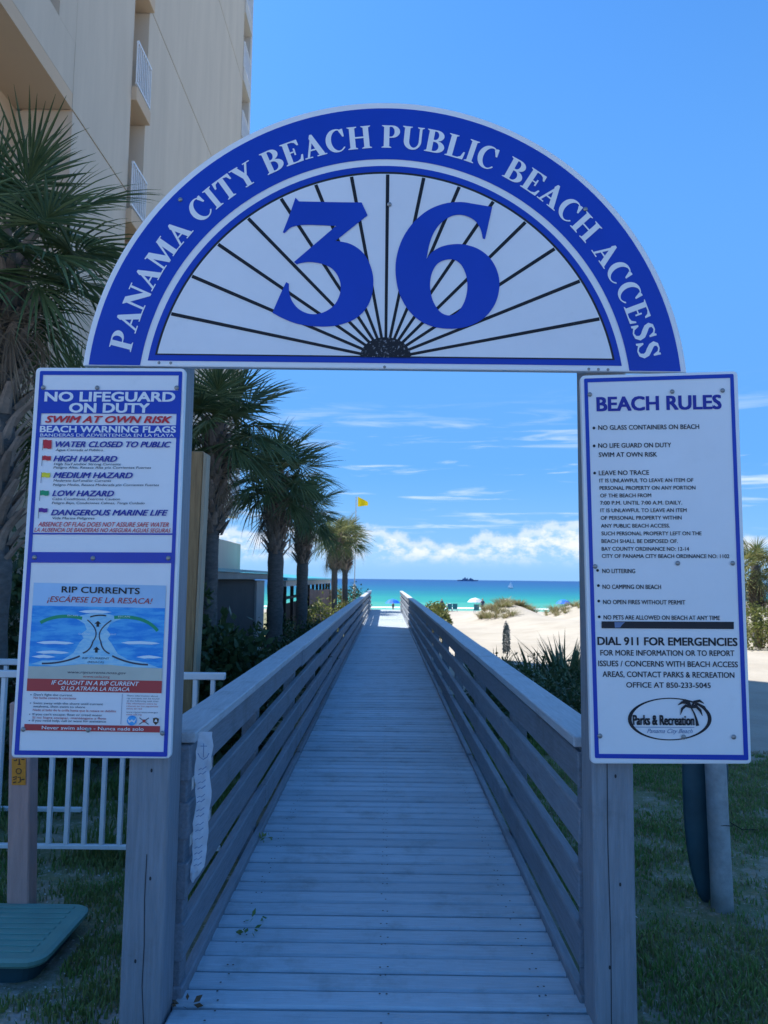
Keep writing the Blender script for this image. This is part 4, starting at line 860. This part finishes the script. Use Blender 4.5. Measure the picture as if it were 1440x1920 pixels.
palm(13.4, 27.0, 2.15, 'short sunlit palm tree at the right edge beyond the rules sign', r=.15, rb=.18, fs=1.15, nf=34, nd_=26, pale=True, seed=8, group='palm trees on the sand')

# ------------------------------------------------------------------ shrubs and ground plants
def leaf_cloud(n, rx, ry, rz, size, rg, z0=0, lump=0.25):
    ph = rg.uniform(0, 2*PI, n); ct = rg.uniform(-0.55, 1, n); st = np.sqrt(1-ct*ct); rr = rg.uniform(0.45, 1, n)**0.5
    d = np.stack([np.cos(ph)*st, np.sin(ph)*st, ct], 1); lum = 1 + lump*np.sin(5*ph+2*ct*3)*np.cos(4*ct+ph)
    c = d*(rr*lum)[:, None]*np.array([rx, ry, rz]) + np.array([0, 0, z0])
    a = rg.normal(size=(n, 3)); a += d*0.8; a /= np.linalg.norm(a, axis=1)[:, None]; b = np.cross(a, rg.normal(size=(n, 3))); b /= np.linalg.norm(b, axis=1)[:, None]
    s = (size*rg.uniform(.6, 1.3, n))[:, None]; v = np.stack([c-b*s*.28, c+a*s*.5-b*s*.0+b*s*.28, c+a*s, c+a*s*.5-b*s*.34], 1)
    v = np.stack([c, c+a*s*.5+b*s*.27, c+a*s, c+a*s*.5-b*s*.27], 1).reshape(-1, 3)
    i = np.arange(n)*4; return v, np.stack([i, i+1, i+2, i+3], 1)
def shrub(x, y, rx, rz, label, m='shrub', n=1500, size=.07, seed=0, ry=None, group='shrubs beside the boardwalk', name='shrub', cat='shrub'):
    rg = np.random.default_rng(seed+50); z = gz(x, y)
    t_ = thing(name, label, cat, (x, y, z), group); v, f = leaf_cloud(n, rx, ry or rx, rz, size, rg, z0=rz*.55)
    link('foliage', mesh('foliage', v.tolist(), f.tolist(), M[m]), t_)
    mb = MB()
    for k in range(7):
        a_ = rg.uniform(0, 2*PI); e_ = (rx*.6*math.cos(a_), rx*.6*math.sin(a_), rz*.9); mb.tube([(0.04*math.cos(a_), .04*math.sin(a_), -.05), (e_[0]*.4, e_[1]*.4, e_[2]*.5), e_], [.014, .009, .004], 4)
    link('stem', mesh('stem', mb.v, mb.f, M['twig']), t_); return t_
SH = [(-1.75, 8.3, .55, .75, 'dark low shrub just behind the picket fence, right of the tan post'), (-2.0, 11.6, .7, .85, 'dark shrub at the foot of the second visible palm'), (-1.75, 13.6, .62, .95, 'dark rounded shrub against the grey building'),
      (-1.8, 15.8, .6, .9, 'dark shrub hiding the foot of the thick palm'), (-1.75, 18.6, .6, 1.0, 'dark shrub between the thick palm and the pavilion palm'), (-1.9, 21.0, .6, 1.0, 'dark shrub at the foot of the pavilion palm'), (-3.0, 12.6, .8, 1.1, 'deep shade shrub under the grey building wall'),
      (-2.7, 18.9, .8, 1.2, 'shrub under the end column of the grey building')]
SH = [(a[0], a[1], a[2], a[3]*.68, a[4]) for a in SH]
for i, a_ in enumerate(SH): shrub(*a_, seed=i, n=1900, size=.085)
LSH = [(-3.2, 6.9, .8, 1.3, 'tall dark shrub behind the fence, left of the warning sign'), (-4.3, 6.2, .9, 1.5, 'dark shrub at the left edge beneath the nearest palm'), (-2.3, 7.0, .7, 1.2, 'dark shrub behind the warning sign and the picket fence'), (-5.4, 8.2, 1.1, 1.7, 'large dark shrub below the beige tower wall'), (-3.4, 8.3, 1.0, 1.6, 'dark shrub farther back between palm trunks at the left'), (-1.55, 7.2, .45, .8, 'small dark shrub at the foot of the tan post'), (-4.6, 11.5, 1.2, 1.9, 'large dark shrub under the tower, hidden by the sign')]
for i, a_ in enumerate(LSH): shrub(*a_, seed=20+i, n=2600, size=.11)
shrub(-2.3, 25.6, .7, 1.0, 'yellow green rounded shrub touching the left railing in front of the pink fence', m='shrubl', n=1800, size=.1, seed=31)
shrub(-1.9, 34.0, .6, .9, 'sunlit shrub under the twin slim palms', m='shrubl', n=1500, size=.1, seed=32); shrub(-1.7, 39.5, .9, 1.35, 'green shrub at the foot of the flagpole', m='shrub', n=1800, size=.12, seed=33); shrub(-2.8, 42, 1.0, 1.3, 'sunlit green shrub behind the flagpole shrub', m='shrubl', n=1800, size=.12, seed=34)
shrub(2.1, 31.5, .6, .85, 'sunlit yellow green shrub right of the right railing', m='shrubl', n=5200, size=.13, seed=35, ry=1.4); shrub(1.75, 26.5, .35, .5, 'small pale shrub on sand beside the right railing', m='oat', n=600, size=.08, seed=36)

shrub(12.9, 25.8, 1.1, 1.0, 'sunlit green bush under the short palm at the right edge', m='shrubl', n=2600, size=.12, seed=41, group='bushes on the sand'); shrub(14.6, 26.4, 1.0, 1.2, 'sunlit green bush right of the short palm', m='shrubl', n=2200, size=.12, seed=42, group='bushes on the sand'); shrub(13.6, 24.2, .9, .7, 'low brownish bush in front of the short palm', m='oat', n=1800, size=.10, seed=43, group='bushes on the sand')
def blades(n, spread, lmin, lmax, wd, rg, up=1.2, droop=.25, seg=3):
    vs = []; fs = []
    for i in range(n):
        a_ = rg.uniform(0, 2*PI); q = rg.uniform(0, spread); b0 = Vector((q*math.cos(a_)*.35, q*math.sin(a_)*.35, 0)); d = Vector((math.cos(a_)*rg.uniform(.15, 1), math.sin(a_)*rg.uniform(.15, 1), up*rg.uniform(.6, 1.2))).normalized()
        l = rg.uniform(lmin, lmax); s_ = Vector((-math.sin(a_), math.cos(a_), rg.uniform(-.4, .4))).normalized()*wd*rg.uniform(.7, 1.2); k0 = len(vs)
        for k in range(seg+1):
            t_ = k/seg; p = b0 + d*l*t_ + Vector((math.cos(a_)*.3, math.sin(a_)*.3, -1))*droop*l*t_**2.2; w_ = (1-t_)**.7
            vs += [p-s_*w_, p+s_*w_]
            if k: a = k0+2*k; fs.append((a-2, a-1, a+1, a))
    return vs, fs
def tuft(name, x, y, n, spread, lmin, lmax, wd, m, label, cat, group, seed, up=1.2, droop=.25):
    rg = np.random.default_rng(seed); t_ = thing(name, label, cat, (x, y, gz(x, y)), group); v, f = blades(n, spread, lmin, lmax, wd, rg, up, droop); link('blades', mesh('blades', v, f, M[m]), t_); return t_
tuft('yucca_plant', 2.25, 11.2, 80, .3, .9, 1.55, .032, 'yucca', 'dark spiky plant nearest the right railing at the edge of the shade', 'plant', 'spiky plants by the right railing', 1)
tuft('yucca_plant', 2.75, 11.6, 110, .4, 1.0, 1.75, .032, 'yucca', 'dark spiky plant next to the right gate post, with the tallest blades', 'plant', 'spiky plants by the right railing', 2, up=1.6)
tuft('yucca_plant', 1.85, 12.4, 70, .3, .9, 1.45, .028, 'yucca', 'smaller spiky plant left of the other two, close to the rail', 'plant', 'spiky plants by the right railing', 3)
tuft('yucca_plant', 2.4, 9.6, 90, .35, .7, 1.25, .03, 'yucca', 'low dark spiky plant in front of the others', 'plant', 'spiky plants by the right railing', 4)
tuft('yucca_plant', 1.55, 11.6, 70, .3, .8, 1.3, .028, 'yucca', 'spiky plant touching the railing, below the flower spike', 'plant', 'spiky plants by the right railing', 6)
tuft('yucca_plant', 3.1, 12.6, 90, .3, 1.0, 1.7, .03, 'yucca', 'spiky plant farthest back, partly hidden by the gate post', 'plant', 'spiky plants by the right railing', 7)
pf_ = thing('fan_palm', 'small dark fan palm among the spiky plants', 'plant', (2.55, 10.6, gz(2.55, 10.6)))
for k in range(12):
    a_ = k*2.4; o = link('frond', FR[k % 4], pf_, (0, 0, .05)); o.rotation_euler = (Matrix.Rotation(a_, 3, 'Z') @ Matrix.Rotation(-R(random.uniform(30, 75)), 3, 'Y')).to_euler(); o.scale = (.62,)*3
for i, (x, y) in enumerate(((1.6, 8.6), (2.1, 7.9), (1.5, 10.3))): shrub(x, y, .45, .55, ('low green shrub against the right railing', 'low green shrub right of the one on the railing', 'low shrub between railing and spiky plants')[i], n=1300, size=.06, seed=60+i, group='low shrubs by the right railing')
sp_ = thing('flower_spike', 'tall fuzzy grey flower spike rising beside the right railing', 'plant', (2.1, 13.0, gz(2.1, 13)))
mb = MB().tube([(0, 0, 0), (.02, 0, .9), (.0, 0, 1.0)], .008, 5); link('stalk', mesh('stalk', mb.v, mb.f, M['twig']), sp_)
v, f = leaf_cloud(2200, .062, .062, .36, .024, np.random.default_rng(9), z0=0.98, lump=0); link('flower_head', mesh('flower_head', v.tolist(), f.tolist(), M['fluff']), sp_)

# dune grass on the crests (each clump its own plant)
rg = np.random.default_rng(77); first = None; nn = 0
cl = []
for i in range(3): v, f = blades(60, .5, .5, .95, .014, rg, 1.0, .3); cl.append(mesh('blades', v, f, M['oat']))
spots = []
for i in range(40): spots.append((rg.uniform(6.2, 9.0), rg.uniform(44.5, 48)))
for i in range(70): spots.append((rg.uniform(10.2, 19), rg.uniform(45, 50)))
for i in range(16): spots.append((rg.uniform(5.6, 7.2), rg.uniform(41, 45)))
for i in range(50): spots.append((rg.uniform(13, 20), rg.uniform(27, 37)))
for i, (x, y) in enumerate(spots):
    o = link('dune_grass', cl[i % 3], None, (x, y, gz(x, y)-.03), (0, 0, rg.uniform(0, 6))); s_ = rg.uniform(.55, 1.0); o.scale = (s_*1.3, s_*1.3, s_)
    far = y > 40; grp = ('dune grass clumps on the dune left of the gap' if x < 9.6 else 'dune grass clumps on the right dune crest') if far else 'green grass clumps on the sand at the right edge'
    tag(o, ('clump of brownish dune grass on the dune left of the gap' if x < 9.6 else 'clump of dune grass on the right dune crest') if far else 'clump of sunlit grass on the sand at the right edge', 'dune grass', grp)

# lawn: blades as one mass
def lawn(n, xr, yr, seed, m, hmin, hmax, thr, name, pw=1.0, wd=.0028):
    rg = np.random.default_rng(seed); x = rg.uniform(*xr, n); y = yr[0] + (yr[1]-yr[0])*rg.uniform(0, 1, n)**pw
    dn = hnoise(x, y, 2.6, 7) + 0.6*hnoise(x, y, 9.0, 8); k = (dn > thr + rg.normal(0, .35, n)) & (np.abs(x) > 0.86)
    k &= ~((x < -1.33) & (x > -2.33) & (y > 3.05) & (y < 3.64)); x, y = x[k], y[k]; n = len(x); z = height(x, y)
    a = rg.uniform(0, 2*PI, n); h = rg.uniform(hmin, hmax, n)*(1+.5*np.clip(dn[k], -1, 1)); t_ = rg.uniform(.1, .7, n); f2 = rg.uniform(0, 2*PI, n)
    wx, wy = np.cos(a)*wd*(1+.12*y), np.sin(a)*wd*(1+.12*y)
    mid = np.stack([x+np.cos(f2)*h*t_*.35, y+np.sin(f2)*h*t_*.35, z+h*.6], 1); tip = np.stack([x+np.cos(f2)*h*t_, y+np.sin(f2)*h*t_, z+h*(1-.25*t_)], 1)
    b = np.stack([x, y, z-.004], 1); wv = np.stack([wx, wy, 0*wx], 1)
    v = np.stack([b-wv, b+wv, mid+wv*.8, mid-wv*.8, tip], 1).reshape(-1, 3); i = np.arange(n)*5
    fs = [tuple(r) for r in np.stack([i, i+1, i+2, i+3], 1).tolist()] + [tuple(r) for r in np.stack([i+3, i+2, i+4], 1).tolist()]
    tag(link(name, mesh(name, v.tolist(), fs, M[m])), kind='stuff')
lawn(100000, (.86, 4.6), (1.7, 7.6), 1, 'grass', .015, .045, -.1, 'lawn_grass', 1.25)
lawn(60000, (.86, 4.6), (1.7, 7.8), 2, 'grassd', .012, .04, -.1, 'dry_grass', 1.25)
lawn(20000, (.9, 2.7), (7.0, 13.0), 3, 'grass', .04, .10, -.2, 'lawn_grass', 1.0, .004)
lawn(50000, (-2.9, -.86), (1.9, 4.5), 4, 'grass', .02, .05, .15, 'lawn_grass', 1.1)
lawn(14000, (-2.9, -.86), (1.9, 4.5), 5, 'grassd', .012, .04, .0, 'dry_grass', 1.1)
lawn(30000, (-5, -.9), (4.4, 7.5), 6, 'grass', .04, .12, .0, 'lawn_grass', 1.0, .004)
# shells, stones, dry leaves scattered in the lawn
rg = np.random.default_rng(5); mb = MB()
for i in range(1100):
    sd_ = rg.random() < .75; x = rg.uniform(-2.3, -.95) if sd_ else rg.uniform(.95, 3.2); y = rg.uniform(2.1, 4.4) if sd_ else rg.uniform(2.2, 6.5); z = gz(x, y)+.004; s_ = rg.uniform(.003, .010)
    p = [Vector((x+rg.uniform(-1, 1)*s_, y+rg.uniform(-1, 1)*s_, z+rg.uniform(-.3, 1)*s_)) for _ in range(4)]; mb.add(p, [(0, 1, 2), (0, 2, 3), (0, 3, 1), (1, 3, 2)])
tag(mb.part('shell_grit', M['shell']), kind='stuff')
def sprig(x, y, z, label, m='grass', n=9, size=.03, seed=0):
    rg = np.random.default_rng(seed); o = thing('weed_sprig', label, 'weed', (x, y, z)); v, f = leaf_cloud(n, .035, .02, .012, size, rg, z0=.012, lump=0); link('leaves', mesh('leaves', v.tolist(), f.tolist(), M[m]), o)
p_ = at(467, 1752, Z=0); sprig(p_.x, p_.y, 0.003, 'small green weed growing between planks at the left of the deck', seed=1); p_ = at(497, 1577, Z=0); sprig(p_.x, p_.y, 0.003, 'tiny green weed farther along the left side of the deck', seed=2, n=14)
p_ = at(482, 1730, Z=0); sprig(p_.x, p_.y, 0.003, 'tiny weed just beyond the small green weed on the deck', seed=4, n=6)
p_ = at(347, 1893, Z=0); sprig(p_.x, p_.y, 0.003, 'curled red brown leaf on the nearest plank by the left post', m='twig', seed=3, n=7)

# ------------------------------------------------------------------ beach: flag, umbrellas, people, boats
fp = thing('flagpole', 'slender pole flying a yellow pennant beside the sunlit palms', 'flagpole', (-1.66, 41, gz(-1.66, 41)))
MB().tube([(-1.72, 41, gz(-1.66, 41)-.2), (-1.72, 41, 1.2)], .075, 8).part('base_pole', M['pole'], fp); MB().tube([(-1.72, 41, 1.2), (-1.70, 41, 6.05)], .032, 6).part('pole', M['pole'], fp)
q0 = at(671, 931, Y=41); q1 = at(671, 950, Y=41); q2 = at(690, 941, Y=41); q3 = at(690, 948, Y=41); mb = MB(); n = 8
for i in range(n+1):
    t_ = i/n; a, b = q0.lerp(q2, t_), q1.lerp(q3, t_); off = Vector((0, .04*math.sin(t_*7), 0)); mb.v += [a+off, b+off]
    if i: k = 2*i; mb.f.append((k-2, k-1, k+1, k))
mb.part('pennant', M['flag'], fp, True)
def umbrella(x, y, r, h, m, label):
    z = gz(x, y); u = thing('beach_umbrella', label, 'umbrella', (x, y, z), 'umbrellas on the beach'); n = 12
    vs = [(0, 0, h+r*.55)] + [(r*.6*math.cos(2*PI*i/n), r*.6*math.sin(2*PI*i/n), h+r*.38) for i in range(n)] + [(r*math.cos(2*PI*i/n), r*math.sin(2*PI*i/n), h) for i in range(n)]
    fs = [(0, 1+i, 1+(i+1) % n) for i in range(n)] + [(1+i, 1+n+i, 1+n+(i+1) % n, 1+(i+1) % n) for i in range(n)]
    link('canopy', mesh('canopy', vs, fs, M[m]), u); mb = MB().tube([(0, 0, -.2), (0, 0, h+r*.36)], .03, 6); link('pole', mesh('pole', mb.v, mb.f, M['pole']), u)
def onbeach(u, Y): p = at(u, 1087, Y=Y); return p.x
umbrella(onbeach(737, 92), 92, .95, 1.0, 'ublue', 'bright blue umbrella seen past the end of the boardwalk')
umbrella(onbeach(891, 88), 88, .95, 1.25, 'uwhite', 'white umbrella with a dark clad person standing under its edge')
umbrella(onbeach(949, 84), 84, 1.15, 1.0, 'uwhite', 'wide white umbrella showing above the dune grass')
umbrella(onbeach(1056, 84), 84, .9, 1.15, 'ublue', 'blue umbrella peeking over the right dune')
umbrella(onbeach(843, 96), 96, .5, .75, 'uwhite', 'small white canopy above two low beach chairs')
def person(x, y, h, label, seed=0):
    z = gz(x, y); o = thing('person', label, 'person', (x, y, z)); k = h/1.75
    mb = MB(); 
    bpts = [(0, 0, .92), (0, 0, 1.08), (0, 0, 1.25), (0, 0, 1.42), (0, 0, 1.50), (0, 0, 1.57), (0, 0, 1.66), (0, 0, 1.75)]; mb.tube([Vector(p)*k for p in bpts], [.15*k, .14*k, .16*k, .17*k, .06*k, .07*k, .095*k, .03*k], 8)
    for s_ in (-1, 1):
        mb.tube([Vector(p)*k for p in ((s_*.08, 0, .95), (s_*.10, .02*s_, .5), (s_*.11, .05*s_, .02))], [.085*k, .06*k, .04*k], 6); mb.tube([Vector(p)*k for p in ((s_*.18, 0, 1.42), (s_*.25, 0, 1.12), (s_*.24, .08, .86))], [.05*k, .04*k, .03*k], 6)
    link('body', mesh('body', mb.v, mb.f, M['skin'], True), o); c = MB().tube([Vector((0, 0, z_))*k for z_ in (.72, .95, 1.1, 1.3, 1.45)], [.17*k, .175*k, .165*k, .18*k, .17*k], 8); link('swimsuit', mesh('swimsuit', c.v, c.f, M['swim'], True), o)
person(onbeach(905, 87), 87, 1.7, 'person in dark clothes standing beside the white umbrella'); person(onbeach(828.5, 95), 95, 1.6, 'person standing left of the small white canopy'); person(onbeach(737.5, 90), 90, 1.1, 'child standing in front of the blue umbrella')
def chair(x, y, label):
    z = gz(x, y); o = thing('beach_chair', label, 'beach chair', (x, y, z), 'chairs on the beach')
    def pr(nm, b, m): link(nm, mesh(nm, b.v, b.f, M[m]), o)
    pr('seat', MB().box(-.3, .3, -.25, .3, .3, .36), 'chair'); b = MB().box(-.3, .3, -.27, -.22, .34, 1.0); pr('backrest', b, 'chair')
    for sx_ in (-.28, .28):
        for sy_ in (-.22, .27): pr('leg', MB().box(sx_-.02, sx_+.02, sy_-.02, sy_+.02, 0, .3), 'pole')
chair(onbeach(843, 95), 95, 'low chair left of its neighbour under the small canopy'); chair(onbeach(853, 95), 95, 'low chair right of its neighbour beside the small canopy'); chair(onbeach(893, 86), 86, 'teal beach chair beneath the white umbrella'); chair(onbeach(830, 93), 93, 'low chair beside the person left of the small canopy')
ps = thing('sand_post', 'thin wooden post in the sand by the dune grass', 'post', (4.6, 38, gz(4.6, 38))); MB().tube([(onbeach(922, 45), 45, -1.2), (onbeach(922, 45), 45, -.1)], .035, 6).part('stake', M['twig'], ps)
sb = thing('sailboat', 'tiny white sailboat on the turquoise water', 'boat', (onbeach(957, 420), 420, SEA))
lf = MB().add([(onbeach(957, 420)+p[0], 420+p[1], SEA+p[2]) for p in ((-1.6, 0, .5), (0, -.6, .5), (1.7, 0, .55), (0, .6, .5), (-1.3, 0, 0), (0, -.4, 0), (1.2, 0, 0), (0, .4, 0))], [(0, 1, 2, 3), (0, 4, 5, 1), (1, 5, 6, 2), (2, 6, 7, 3), (3, 7, 4, 0)]); lf.part('hull', M['pole'], sb)
MB().add([(onbeach(957, 420)+p[0], 420+p[1], SEA+p[2]) for p in ((.3, 0, .6), (.3, .05, 4.0), (-1.3, .3, .9), (.5, 0, .6), (.5, .02, 3.4), (1.4, -.2, .7))], [(0, 1, 2), (3, 4, 5)]).part('sail', M['uwhite'], sb)
sh = thing('ship', 'distant dark ship on the horizon', 'ship', (onbeach(877, 3000), 3000, SEA)); sx0 = onbeach(877, 3000)
def sbx(nm, a, b, c, d, e0, f0): MB().box(sx0+a, sx0+b, 3000+c, 3000+d, SEA+e0, SEA+f0).part(nm, M['ship'], sh)
hb = MB().add([(sx0+p[0], 3000+p[1], SEA+p[2]) for p in ((-42, -6, 0), (38, -6, 0), (44, 0, 6), (38, 6, 0), (-42, 6, 0), (-42, -6, 5), (38, -6, 5.4), (38, 6, 5.4), (-42, 6, 5))], [(0, 1, 6, 5), (1, 2, 6), (2, 3, 7), (3, 4, 8, 7), (4, 0, 5, 8), (5, 6, 7, 8), (6, 2, 7)]); hb.part('hull', M['ship'], sh)
sbx('superstructure', -22, -2, -5, 5, 5.2, 10); sbx('superstructure', 4, 22, -5, 5, 5.2, 9); sbx('funnel', -14, -8, -2, 2, 10, 15); sbx('bridge', 8, 15, -3, 3, 9, 12.5); sbx('mast', -1, 1, -1, 1, 5.2, 14)
